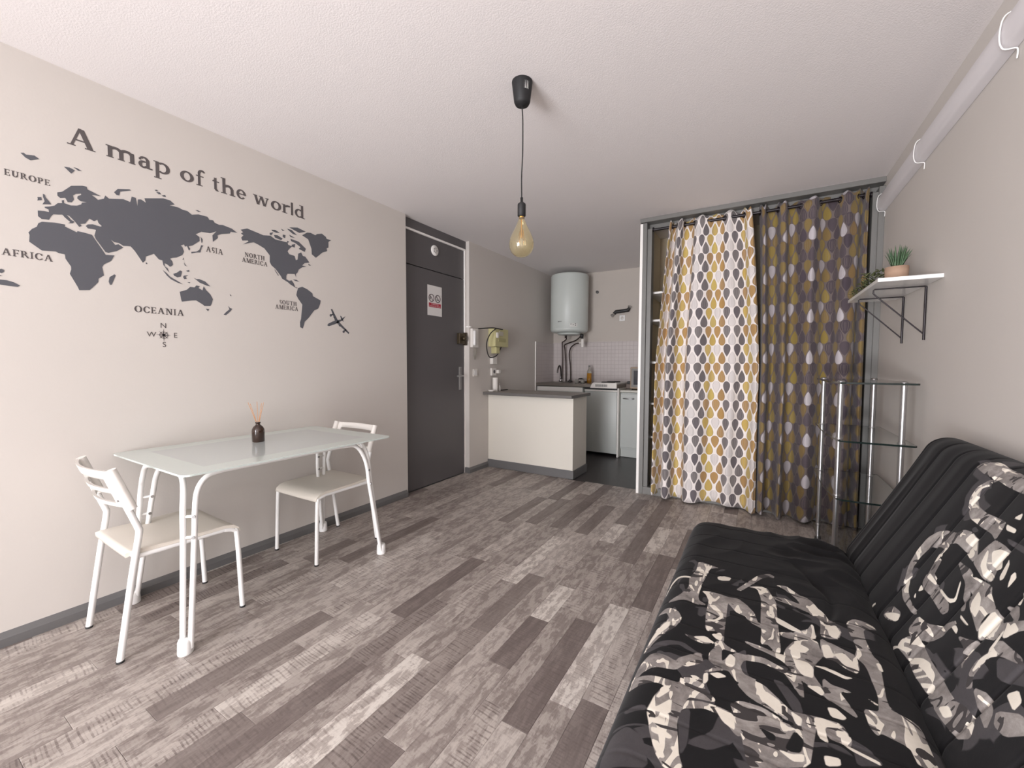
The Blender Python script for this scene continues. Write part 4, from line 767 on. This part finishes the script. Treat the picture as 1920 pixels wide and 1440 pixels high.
for k, (F_, A_, B_) in legs.items():
    q = MB(); q.tube(smooth_path(A_, 6), .0105, 12); q.tube(smooth_path(B_, 6), .0105, 12); lg = q.build('leg', METW, tb)
    q = MB(); q.lathe([(0, 0), (.026, 0), (.027, .004), (.025, .050), (.021, .060), (0, .060)], (F_[0], F_[1], 0), 16); q.build('foot', METW, lg)
    for z in (.462, .545):
        def at_(P, z):
            for a, b_ in zip(P, P[1:]):
                if a[2] <= z <= b_[2]: t = (z - a[2]) / (b_[2] - a[2]); return Vector(a).lerp(Vector(b_), t)
        a, b_ = at_(A_, z), at_(B_, z); q = MB(); q.tube([a, b_], .0058, 8); q.build('rung', METW, lg)
        d = (b_ - a).normalized(); s_ = Vector((d.y, -d.x, 0)); s_ = s_ if s_.x > 0 else -s_
        c = b_ + s_ * .0095; q = MB(); q.tube([c, c + s_ * .004], .0065, 10); q.build('screw', SCREW, lg)
m = MB(); m.tube([(-1.899, .88, .708), (-1.899, 1.40, .708)], .0105, 10); m.tube([(-2.31, .86, .708), (-2.42, 1.46, .708)], .0105, 10)
m.tube([(-2.04, .712, .708), (-2.22, .706, .708)], .0105, 10); m.tube([(-1.99, 1.54, .708), (-2.30, 1.65, .708)], .0105, 10); m.build('under_frame', METW, tb)

# reed diffuser
AMB = new_mat('dark_amber_glass', srgb(52, 32, 22), .12); AMB.node_tree.nodes['Principled BSDF'].inputs['Coat Weight'].default_value = .5
REED = painted('reed_stick', srgb(196, 142, 96), .7, 200, .1)
df = thing('reed_diffuser', 'dark amber glass bottle with thin reed sticks standing on the glass table', 'diffuser', (-2.315, 1.185, .7265))
MB().lathe([(0, 0), (.026, 0), (.0300, .004), (.0305, .060), (.029, .070), (.023, .082), (.014, .090), (.0105, .093), (.0105, .100), (.013, .102), (.013, .108), (.0, .108)], (-2.315, 1.185, .7265), 24).build('bottle', AMB, df)
for dx, dy, h in ((-.024, -.036, .215), (-.014, -.030, .208), (.004, -.004, .218), (.014, .014, .208), (.012, .026, .212), (.018, .020, .200)):
    q = MB(); q.tube([(-2.315 - dx * .12, 1.185 - dy * .15, .790), (-2.315 + dx, 1.185 + dy, .7265 + h)], .0013, 6); q.build('reed', REED, df)

# ------------------------------------------------------------------ chairs (local: front towards +y)
def make_chair(label):
    t = thing('dining_chair', label, 'chair', (0, 0, 0), 'white dining chairs at the table')
    # seat: moulded sheet with rolled front edge
    q = MB(); nx, prf = 10, [(-.19, .395), (-.19, .412), (-.17, .417), (-.05, .413), (.08, .412), (.15, .412), (.185, .404), (.205, .388), (.213, .368), (.205, .366), (.195, .378), (.178, .392), (.15, .398), (.0, .399), (-.17, .400)]
    vs = []; k = len(prf)
    for i in range(nx + 1):
        s_ = -1 + 2 * i / nx; x = .200 * s_; dip = -.005 * (1 - s_ * s_)
        for y, z in prf: vs.append((x * (1 - .06 * max(0, (-y) / .19)), y, z + dip * (1 if -.15 < y < .15 else .3)))
    fs = [(i * k + j, i * k + (j + 1) % k, (i + 1) * k + (j + 1) % k, (i + 1) * k + j) for i in range(nx) for j in range(k)] + [tuple(range(k)), tuple(nx * k + j for j in range(k))[::-1]]
    q.add(vs, fs[:-2], True); q.add(vs[:k], [tuple(range(k))]); q.add(vs[nx * k:], [tuple(range(k))]); q.build('seat', PLSEAT, t)
    for s_ in (-1, 1):
        x = .197 * s_
        q = MB(); q.tube(smooth_path([(x, .213, .006), (x * .99, .200, .34), (x * .98, .188, .378), (x * .97, .15, .390)], 5), .0108, 12); lg = q.build('leg', METW, t)
        MB().lathe([(0, 0), (.0118, 0), (.0118, .008), (0, .008)], (x, .213, 0), 12).build('foot_cap', RUB, lg)
        q = MB(); q.tube(smooth_path([(x, -.220, .006), (x, -.175, .32), (x, -.150, .475), (x, -.152, .505), (x, -.163, .54), (x * .985, -.195, .64), (x * .97, -.218, .725)], 6), .0118, 12); lg = q.build('leg', METW, t)
        MB().lathe([(0, 0), (.0128, 0), (.0128, .008), (0, .008)], (x, -.220, 0), 12).build('foot_cap', RUB, lg)
        q = MB(); q.tube([(x * .97, .15, .390), (x * .97, -.168, .390)], .0095, 10); q.build('side_rail', METW, t)
    q = MB(); q.tube([(-.19, -.160, .388), (.19, -.160, .388)], .0085, 10); q.build('cross_bar', METW, t)
    # curved backrest with two slots
    def bp(sx, zz, o_):   # sx -1..1, zz 0..1
        z = .592 + zz * .152; y = -.175 - (z - .592) * .33 - .036 * (1 - sx * sx) + o_
        return (.205 * sx, y, z)
    xs = np.linspace(-1, 1, 25); zs = [0, .03, .11, .14, .35, .38, .50, .53, .74, .77, .96, 1.0]
    hole = lambda sx, zz: abs(sx) < .72 and (.12 < zz < .37 or .51 < zz < .76)
    q = MB(); idx = {}
    def vid(i, j, s_):
        key = (i, j, s_)
        if key not in idx: idx[key] = len(q.v); q.v.append(bp(xs[i], zs[j], -.005 if s_ else .005))
        return idx[key]
    cells = {(i, j): not hole((xs[i] + xs[i + 1]) / 2, (zs[j] + zs[j + 1]) / 2) for i in range(24) for j in range(len(zs) - 1)}
    for (i, j), on in cells.items():
        if not on: continue
        q.f.append((vid(i, j, 0), vid(i + 1, j, 0), vid(i + 1, j + 1, 0), vid(i, j + 1, 0))); q.f.append((vid(i, j, 1), vid(i, j + 1, 1), vid(i + 1, j + 1, 1), vid(i + 1, j, 1))); q.sm += [True, True]
        for di, dj, a, b_ in ((-1, 0, (i, j), (i, j + 1)), (1, 0, (i + 1, j), (i + 1, j + 1)), (0, -1, (i, j), (i + 1, j)), (0, 1, (i, j + 1), (i + 1, j + 1))):
            if not cells.get((i + di, j + dj), False): q.f.append((vid(*a, 0), vid(*b_, 0), vid(*b_, 1), vid(*a, 1))); q.sm.append(False)
    o = q.build('backrest', PLW, t)
    for s_ in (-1, 1):
        q = MB(); q.tube([(.197 * s_, -.166, .585), (.192 * s_, -.222, .748)], .0165, 14); q.build('sleeve', PLW, o)
        q = MB(); q.tube([(.175 * s_, -.196, .62), (.174 * s_, -.2035, .62)], .004, 8); q.build('screw', SCREW, o)
    return t
ch = make_chair('white dining chair at the near table end, its slatted back in full view')
ch2 = copy_tree(ch); ch2['label'] = 'white dining chair at the far end of the glass table, half hidden by the tabletop'
ch.location = (-2.268, .757, 0); ch.rotation_euler = (0, 0, R(-1)); ch2.location = (-2.330, 1.600, 0); ch2.rotation_euler = (0, 0, R(180.5))

# ------------------------------------------------------------------ pendant lamp
lx, ly = -.948, 1.654
la = thing('pendant_lamp', 'bare bulb pendant on a black cord with black cone canopy hanging from the ceiling', 'lamp', (lx, ly, HC))
SIL = new_mat('black_silicone', (.009, .009, .010), .6)
MB().lathe([(0, 0), (.046, 0), (.0465, -.004), (.036, -.088), (.030, -.100), (.012, -.103), (.006, -.108), (0, -.108)], (lx, ly, HC), 32).build('canopy', SIL, la)
STK = new_mat('sticker_white', srgb(215, 215, 212), .5)
q = MB()
for (h, z) in ((0, 0),):
    vs = []
    for a in (-28, -18, -8, 2):
        aa = math.radians(a - 20); 
        for z in (-.018, -.050): r_ = .0468 - (-z) * .122; vs.append((lx + r_ * math.cos(aa), ly + r_ * math.sin(aa), HC + z))
    q.add(vs, [(0, 2, 3, 1), (2, 4, 5, 3), (4, 6, 7, 5)])
q.build('sticker', STK, la, fixn=False)
q = MB(); q.tube(smooth_path([(lx, ly, 2.306), (lx + .004, ly, 2.24), (lx + .004, ly, 2.10), (lx - .001, ly, 2.0), (lx, ly, 1.905)], 8), .0028, 8); q.build('cord', SIL, la)
MB().lathe([(0, 0), (.006, 0), (.006, -.018), (.012, -.024), (.0175, -.028), (.0185, -.032), (.0185, -.082), (.014, -.085), (0, -.085)], (lx, ly, 1.905), 24).build('socket', SIL, la)
BG = new_mat('gold_tinted_glass', srgb(251, 244, 218), .0, 0, Transmission_Weight=.97, IOR=1.15); BG.node_tree.nodes['Principled BSDF'].inputs['Coat Weight'].default_value = 1.0
bprof = [(.013, 0), (.0135, -.010), (.0165, -.022), (.026, -.045), (.040, -.072), (.052, -.098), (.0565, -.122), (.054, -.145), (.045, -.163), (.030, -.176), (.014, -.182), (.0005, -.1835)]
bq = MB(); bq.lathe(bprof, (lx, ly, 1.822), 36); bulb = bq.build('bulb', BG, la)
so = bulb.modifiers.new('wall', 'SOLIDIFY'); so.thickness = -.0008
BR = new_mat('bulb_gold_metal', srgb(190, 150, 80), .25, 1.0)
MB().lathe([(.0, 0), (.0125, 0), (.0125, -.012), (.0, -.012)], (lx, ly, 1.824), 20).build('screw_cap', BR, la)
q = MB(); q.tube([(lx, ly, 1.81), (lx, ly, 1.725)], .0035, 8)
for k in range(6):
    a = k * math.pi / 3; q.tube([(lx + .006 * math.cos(a), ly + .006 * math.sin(a), 1.765), (lx + .018 * math.cos(a + .5), ly + .018 * math.sin(a + .5), 1.705)], .0011, 5)
q.build('filament', BR, bulb)

# ------------------------------------------------------------------ breakfast bar
bb = thing('breakfast_bar', 'white breakfast bar with dark grey top in front of the kitchenette', 'bar', (-2.09, 3.95, 0))
BTOP = painted('grey_wood_bar_top', srgb(150, 144, 136), .35, 20, .05, .12); BEDGE = painted('dark_grey_bar_edge', srgb(104, 101, 98), .5, 60, .03)
MB().box(XL + .001, -1.578, 3.80, 4.17, 0, .815, .002).build('body', BARW, bb)
q = MB(); q.box(XL + .001, -1.552, 3.695, 4.215, .816, .846, .0015); o = q.build('countertop', BEDGE, bb); o.data.materials.append(BTOP)
for p in o.data.polygons:
    if p.normal.z > .9: p.material_index = 1
MB().box(XL + .001, -1.566, 3.788, 3.7995, 0, .086, .002).build('baseboard', GREY, bb)
MB().box(-1.5775, -1.566, 3.80, 4.17, 0, .086, .002).build('baseboard', GREY, bb)

# items on and above the bar
dsh = thing('small_dish', 'small white oval dish at the wall end of the breakfast bar', 'dish', (-2.53, 3.76, .846))
MB().lathe([(0, .002), (.020, .0), (.030, .006), (.040, .020), (.038, .021), (.028, .010), (0, .006)], (-2.53, 3.76, .846), 24).build('bowl', PLW, dsh)
wb = thing('paper_roll', 'tall white roll standing on the breakfast bar under the wall sockets', 'roll', (-2.545, 3.86, .846))
MB().lathe([(.012, 0), (.030, 0), (.031, .002), (.031, .150), (.029, .153), (.012, .153)], (-2.545, 3.86, .846), 24).build('roll', PLW, wb)
bt = thing('small_bottle', 'tiny white bottle beside the tall white roll on the breakfast bar', 'bottle', (-2.54, 3.945, .846))
MB().lathe([(0, 0), (.010, 0), (.011, .004), (.011, .045), (.005, .055), (.005, .065)], (-2.54, 3.945, .846), 16).build('bottle_body', PLW, bt)
MB().lathe([(.006, .065), (.0065, .066), (.0065, .080), (0, .081)], (-2.54, 3.945, .846), 16).build('cap', CHROME, bt)
pn = MB(); pn.tube([(-2.55, 3.96, .852), (-2.53, 4.10, .852)], [.005, .005], 8); pn.tube([(-2.53, 4.10, .852), (-2.529, 4.108, .852)], [.005, .001], 8)
tag(pn.build('pen', BLACK), 'black pen lying on the breakfast bar behind the small bottle', 'pen')
X0 = XL + .0005
def plate(name, label, cat, y0, y1, z0, z1, d, mat=PLW, extra=None):
    t = thing(name, label, cat, (X0, (y0 + y1) / 2, (z0 + z1) / 2)); MB().box(X0, X0 + d, y0, y1, z0, z1, min(.003, d / 3)).build('housing', mat, t)
    if extra: extra(t)
    return t
def sw(t): MB().box(X0 + .009, X0 + .013, 3.525, 3.568, 1.035, 1.082, .001).build('rocker', METW, t)
plate('light_switch', 'white light switch on the wall between the door and the bar', 'light switch', 3.508, 3.585, 1.018, 1.098, .010, PLW, sw)
def sk(t):
    for z in (1.065, ): MB().lathe([(.0, .0), (.018, .0), (.019, .004), (.013, .004), (.012, .001)], (X0 + .024, 3.885, z), 16, 'x').build('outlet', GREY, t)
    MB().box(X0 + .02, X0 + .055, 3.93, 3.975, 1.045, 1.085, .003).build('plug', PLW, t)
plate('wall_socket', 'white wall socket directly above the tall roll on the bar', 'socket', 3.84, 3.93, 1.020, 1.105, .024, CREAM if False else PLW, sk)
plate('junction_box', 'white square junction box below the cream meter box', 'junction box', 3.835, 3.92, 1.150, 1.235, .040)
def ic(t):
    MB().box(X0 + .028, X0 + .050, 3.478, 3.512, 1.345, 1.500, .008, 2).build('handset', METW, t)
    q = MB(); q.tube(smooth_path([(X0 + .02, 3.515, 1.325), (X0 + .02, 3.512, 1.26), (X0 + .022, 3.520, 1.20), (X0 + .024, 3.535, 1.26), (X0 + .02, 3.55, 1.325)], 6), .005, 8); q.build('cord', new_mat('grey_cord', srgb(140, 134, 124), .6), t)
plate('intercom', 'white intercom handset with looped grey cord beside the door', 'intercom', 3.468, 3.575, 1.325, 1.520, .030, PLW, ic)
mt = thing('meter_box', 'yellowed cream electricity meter box on the wall above the breakfast bar', 'meter box', (X0, 3.93, 1.43))
MB().box(X0, X0 + .095, 3.80, 4.07, 1.345, 1.545, .003).build('housing', CREAM, mt)
MB().box(X0 + .095, X0 + .100, 3.86, 4.01, 1.40, 1.44, .001).build('panel', painted('cream_dark', srgb(172, 166, 120), .5), mt)
MB().box(X0 + .095, X0 + .110, 3.815, 3.85, 1.44, 1.50, .002).build('breaker', PLW, mt)
MB().box(X0 + .095, X0 + .106, 3.87, 3.95, 1.465, 1.515, .002).build('breaker', new_mat('beige_grey', srgb(190, 184, 168), .5), mt)
MB().box(X0, X0 + .07, 3.86, 3.93, 1.270, 1.344, .002).build('lower_box', CREAM, mt)
q = MB(); q.tube(smooth_path([(X0 + .03, 3.575, 1.525), (X0 + .06, 3.66, 1.535), (X0 + .10, 3.74, 1.543), (X0 + .105, 3.84, 1.542), (X0 + .10, 3.94, 1.540)], 8), .006, 8)
q.tube(smooth_path([(X0 + .10, 3.80, 1.54), (X0 + .09, 3.70, 1.47), (X0 + .07, 3.665, 1.36), (X0 + .06, 3.72, 1.24), (X0 + .055, 3.81, 1.225), (X0 + .06, 3.90, 1.26), (X0 + .07, 3.96, 1.345)], 8), .0058, 8)
q.build('cable', BLACK, mt)

# ------------------------------------------------------------------ kitchenette
struct('wall_tiles_left', MB().box(XL, XL + .008, 4.926, 5.482, .80, 1.451), TILE, 'small square tile backsplash'); struct('wall_tiles_back', MB().box(XL, -.925, 5.482, 5.49, .80, 1.462), TILE, 'small square tile backsplash')
m = MB(); m.box(XL, XL + .012, 4.915, 4.926, .78, 1.456); struct('trim_3', m, WHITEP)
su = thing('sink_unit', 'white sink cabinet with stainless steel worktop in the kitchen corner', 'kitchen unit', (-2.2, 5.2, 0))
MB().box(-2.59, -1.93, 4.96, 5.48, .02, .855, .002).build('cabinet', KITW, su)
o = MB().box(-2.592, -1.478, 4.93, 5.478, .862, .902, .003).build('worktop', STEEL, su)
q = MB(); q.box(-1.478, -.93, 4.99, 5.478, .858, .898) if False else None
MB().lathe([(.0, 0), (.15, 0), (.165, .002), (.165, .004), (.150, .0035), (.145, .001)], (-2.33, 5.20, .902), 28).build('sink_rim', STEEL, su)
MB().box(-2.58, -1.94, 4.955, 4.9595, .80, .855, .001).build('fascia', PLW, su)
tp = thing('kitchen_tap', 'dark curved swan neck kitchen tap at the left of the sink', 'tap', (-2.43, 5.38, .902))
MB().tube(smooth_path([(-2.43, 5.38, .902), (-2.43, 5.38, 1.0), (-2.425, 5.36, 1.10), (-2.42, 5.31, 1.13), (-2.42, 5.26, 1.08), (-2.42, 5.25, 1.03)], 6), .011, 10).build('spout', new_mat('dull_chrome', (.12, .11, .11), .25, 1.0), tp)
MB().lathe([(.0, 0), (.024, 0), (.024, .03), (.014, .045), (0, .045)], (-2.43, 5.38, .902), 16).build('base', CHROME, tp)
fr = thing('fridge', 'small light grey under-counter fridge beside the breakfast bar', 'fridge', (-1.75, 5.2, 0))
MB().box(-1.925, -1.498, 5.06, 5.47, .03, .815, .004).build('body', KITW, fr)
MB().box(-1.925, -1.500, 5.005, 5.055, .035, .812, .008, 2).build('door', KITW, fr)
MB().box(-1.925, -1.498, 5.00, 5.055, .812, .832, .002).build('handle_strip', PLW, fr)
for x in (-1.90, -1.52): MB().lathe([(0, 0), (.014, 0), (.014, .03), (0, .03)], (x, 5.08, 0), 12).build('foot', RUB, fr)
tag(MB().box(-1.925, -1.478, 5.02, 5.03, .833, .861).build('gap_shade_strip', BLACK), 'black strip standing in for the shade in the gap between the fridge and the steel worktop', 'strip')  # open gap above the fridge: its shade is put in as a black strip
tag(MB().box(-1.494, -1.476, 4.99, 5.47, .0, .858, .001).build('end_panel', PLW), 'narrow white upright panel between the fridge and the base cabinet', 'panel')
kc = thing('base_cabinet', 'light grey kitchen base cabinet with chrome handle beside the closet panel', 'cabinet', (-1.2, 5.2, 0))
MB().box(-1.472, -.93, 5.07, 5.475, .10, .802, .002).build('body', KITW, kc)
MB().box(-1.470, -.932, 5.050, 5.068, .125, .790, .002).build('door', KITW, kc)
MB().box(-1.470, -.932, 5.085, 5.10, .0, .12, .001).build('plinth', KITW, kc)
q = MB(); q.tube(smooth_path([(-1.435, 5.049, .732), (-1.425, 5.028, .732), (-1.37, 5.020, .732), (-1.315, 5.028, .732), (-1.305, 5.049, .732)], 5), .007, 8); q.build('handle', CHROME, kc)
o = MB().box(-1.472, -.93, 5.035, 5.478, .808, .835, .002).build('worktop', painted('pale_laminate', srgb(200, 198, 188), .4, 30, .03), kc)
tag(MB().box(-1.475, -.93, 5.30, 5.478, .84, .898, .002).build('rear_ledge', painted('brown_grey_ledge', srgb(112, 98, 90), .5)), 'brown grey ledge behind the small microwave', 'ledge')
hb = thing('hob', 'white two ring electric hob on the steel worktop above the fridge', 'hob', (-1.62, 5.1, .902))
q = MB(); q.slab([(-1.815, .858), (-1.48, .858), (-1.48, .925), (-1.77, .925), (-1.79, .915)], lambda a, b_, t: (a, t, b_), 4.905, 4.929); o = q.build('front_panel', PLW, hb)
for k in range(11): MB().box(-1.745 + k * .014, -1.737 + k * .014, 4.9035, 4.9055, .875, .905).build('vent_slot', GREY, o)
MB().box(-1.78, -1.485, 4.93, 5.40, .903, .922, .004).build('top_plate', METW, hb)
for y in (5.05, 5.28): MB().lathe([(0, 0), (.085, 0), (.085, .008), (.080, .011), (0, .011)], (-1.63, y, .922), 28).build('hotplate', BLACK, hb)
sc = thing('black_tin', 'small black square tin on the ledge beside the microwave', 'tin', (-1.485, 5.36, .899))
MB().box(-1.470, -1.40, 5.33, 5.40, .899, .935, .004).build('tin_body', BLACK, sc)
mw = thing('microwave', 'small beige microwave with dark door on the base cabinet', 'microwave', (-1.2, 5.28, .836))
MW = painted('microwave_beige', srgb(168, 148, 126), .5, 40, .02)
MB().box(-1.385, -.94, 5.16, 5.295, .848, 1.118, .006).build('body', MW, mw)
MB().box(-1.370, -1.06, 5.150, 5.159, .868, 1.100, .002).build('door', painted('microwave_door_frame', srgb(126, 124, 120), .4), mw)
MB().box(-1.340, -1.08, 5.1465, 5.1500, .900, 1.075, .001).build('window', new_mat('dark_microwave_glass', srgb(52, 56, 62), .1), mw)
MB().box(-1.05, -.945, 5.152, 5.159, .868, 1.100, .002).build('control_panel', MW, mw)
for x in (-1.36, -.97): MB().lathe([(0, 0), (.01, 0), (.01, .0125), (0, .0125)], (x, 5.18, .8355), 10).build('foot', RUB, mw)
ob = thing('oil_bottle', 'clear bottle half full of golden oil on the steel worktop against the tiles', 'bottle', (-1.985, 5.33, .902))
OIL = new_mat('golden_oil', srgb(170, 118, 30), .15); CG = new_mat('clear_bottle', srgb(200, 196, 186), .05, 0, Transmission_Weight=.6)
MB().lathe([(0, 0), (.030, 0), (.032, .004), (.032, .130), (0, .130)], (-1.985, 5.33, .902), 20).build('oil', OIL, ob)
MB().lathe([(.032, .130), (.032, .145), (.026, .168), (.013, .190), (.012, .215), (0, .215)], (-1.985, 5.33, .902), 20).build('bottle_neck', CG, ob)
MB().lathe([(0, .215), (.014, .2155), (.014, .235), (0, .236)], (-1.985, 5.33, .902), 16).build('cap', SCREW, ob)
pn = thing('frying_pan', 'black pan with arched handle behind the sink', 'pan', (-2.16, 5.30, .902))
MB().lathe([(0, 0), (.060, 0), (.075, .012), (.073, .014), (.058, .004), (0, .004)], (-2.09, 5.33, .9035), 24).build('pan_body', BLACK, pn)
MB().tube(smooth_path([(-2.145, 5.33, .912), (-2.135, 5.32, .945), (-2.10, 5.31, .955), (-2.065, 5.32, .945), (-2.055, 5.33, .912)], 5), .009, 8).build('handle', BLACK, pn)
kn = thing('pot_lid', 'small black knobbed lid left of the arched pan handle', 'lid', (-2.275, 5.36, .902))
MB().lathe([(0, 0), (.035, 0), (.036, .010), (.018, .028), (.020, .036), (0, .040)], (-2.265, 5.33, .902), 18).build('lid_body', BLACK, kn)
TG = new_mat('tumbler_glass', srgb(190, 186, 178), .1, 0, Transmission_Weight=.5)
tg = thing('glass_tumbler', 'short glass tumbler on the front edge of the worktop, left of the pair', 'glass', (-2.03, 5.00, .902), 'tumblers on the steel worktop')
MB().lathe([(0, 0), (.022, 0), (.028, .055), (.026, .055), (.020, .006), (0, .005)], (-2.03, 5.00, .902), 18).build('cup', TG, tg)
t2 = copy_tree(tg); t2.location = (-1.955, 5.01, .902); t2['label'] = 'short glass tumbler on the front edge of the worktop, right of the pair'

# water heater
wh = thing('water_heater', 'white cylindrical water heater mounted in the kitchen corner above the sink', 'water heater', (-2.235, 5.2, 1.56))
wc = (-2.235, 5.215, 0); r_ = .252
MB().lathe([(0, 2.352), (.215, 2.350), (.242, 2.342), (r_, 2.326), (r_, 1.625), (r_ - .002, 1.622), (r_, 1.618), (.246, 1.598), (.225, 1.580), (.16, 1.572), (0, 1.570)], wc, 48).build('tank', HEATW, wh)
MB().lathe([(.05, 1.572), (.15, 1.571), (.158, 1.566), (.150, 1.552), (.10, 1.545), (0, 1.545)], wc, 40).build('bottom_cap', HEATW, wh)
MB().box(-2.40, -2.07, 5.44, 5.488, 1.75, 2.25).build('mounting_bracket', GREY, wh)
def on_tank(a0, z0):
    def f(a, b_): t = a0 + a / r_; return (wc[0] + (r_ + .0012) * math.sin(t), wc[1] - (r_ + .0012) * math.cos(t), z0 + b_)
    return f
q = MB(); f = on_tank(-.05, 1.708)
q.add([f(-.05, .008), f(-.02, .006), f(.015, .003), f(.015, -.001), f(-.02, -.002), f(-.045, -.006), f(-.038, .0)], [(0, 1, 2, 3, 4, 5, 6)]); q.build('emblem', GREY, wh, fixn=False)
f = on_tank(.62, 1.66); STG = new_mat('pale_sticker', srgb(222, 222, 218), .5)
q = MB(); q.add([f(-.05, -.022), f(-.02, -.022), f(.01, -.022), f(.05, -.022), f(.05, .022), f(.01, .022), f(-.02, .022), f(-.05, .022)], [(0, 1, 6, 7), (1, 2, 5, 6), (2, 3, 4, 5)]); st = q.build('sticker', STG, wh, fixn=False)
for a, b_ in ((-.04, .008), (-.01, .0), (.02, .012), (.02, -.008)):
    q = MB(); q.add([(lambda p: (p[0], p[1] - .001, p[2]))(f(a + dx, b_ + dz)) for dx, dz in ((0, 0), (.014, 0), (.014, .009), (0, .009))], [(0, 1, 2, 3)]); q.build('sticker_mark', GREY, st, fixn=False)
PIPE = new_mat('old_copper_pipe', srgb(62, 52, 48), .4, .5)
for P in ([(-2.30, 5.25, 1.56), (-2.30, 5.27, 1.50), (-2.36, 5.32, 1.47), (-2.41, 5.38, 1.46), (-2.42, 5.40, 1.40), (-2.42, 5.41, 1.2), (-2.43, 5.42, .905)],
          [(-2.08, 5.25, 1.56), (-2.10, 5.28, 1.53), (-2.18, 5.32, 1.48), (-2.30, 5.36, 1.45), (-2.38, 5.39, 1.42), (-2.38, 5.41, 1.35), (-2.37, 5.42, 1.1), (-2.37, 5.43, .905)],
          [(-2.12, 5.33, 1.44), (-2.20, 5.36, 1.435), (-2.28, 5.38, 1.38), (-2.31, 5.40, 1.28), (-2.30, 5.42, 1.12), (-2.30, 5.43, .905)]):
    MB().tube(smooth_path(P, 6), .0085, 8).build('pipe', PIPE, wh)
MB().lathe([(0, 0), (.016, 0), (.016, -.05), (0, -.05)], (-2.30, 5.25, 1.560), 12).build('pipe_nut', PIPE, wh)
MB().lathe([(0, .02), (.022, .02), (.026, 0), (.022, -.04), (0, -.04)], (-2.07, 5.26, 1.54), 12).build('valve', BLACK, wh)
q = MB(); q.tube([(-2.065, 5.27, 1.49), (-2.065, 5.27, 1.385)], .022, 14); q.tube([(-2.065, 5.27, 1.44), (-2.12, 5.31, 1.445)], .016, 12); q.build('safety_valve', PLW, wh)
MB().lathe([(0, 0), (.02, 0), (.02, .02), (0, .02)], (-1.94, 5.47, 2.14), 12, 'y').build('wall_plug', GREY, wh)

# black wall lamp and socket
wl = thing('wall_lamp', 'unlit black bar spot lamp with two chrome ends on the kitchen wall', 'lamp', (-1.60, 5.45, 1.85))
q = MB(); q.tube([(-1.69, 5.44, 1.825), (-1.67, 5.44, 1.850), (-1.50, 5.44, 1.862), (-1.495, 5.44, 1.885)], .023, 10); q.box(-1.60, -1.56, 5.44, 5.489, 1.84, 1.87); q.build('bar', BLACK, wl)
MB().tube([(-1.70, 5.44, 1.815), (-1.722, 5.43, 1.795)], [.016, .024], 12).build('spot_head', CHROME, wl)
MB().tube([(-1.495, 5.44, 1.888), (-1.480, 5.43, 1.912)], [.016, .024], 12).build('spot_head', CHROME, wl)
t = thing('wall_socket', 'white wall socket below the black bar lamp on the kitchen wall', 'socket', (-1.59, 5.488, 1.768))
MB().box(-1.628, -1.552, 5.478, 5.4895, 1.730, 1.806, .002).build('plate', METW, t); MB().lathe([(0, 0), (.022, 0), (.022, -.002), (0, -.002)], (-1.59, 5.478, 1.768), 16, 'y').build('outlet', PLW, t)

for o in bpy.data.objects:
    if '_o' in o: del o['_o']
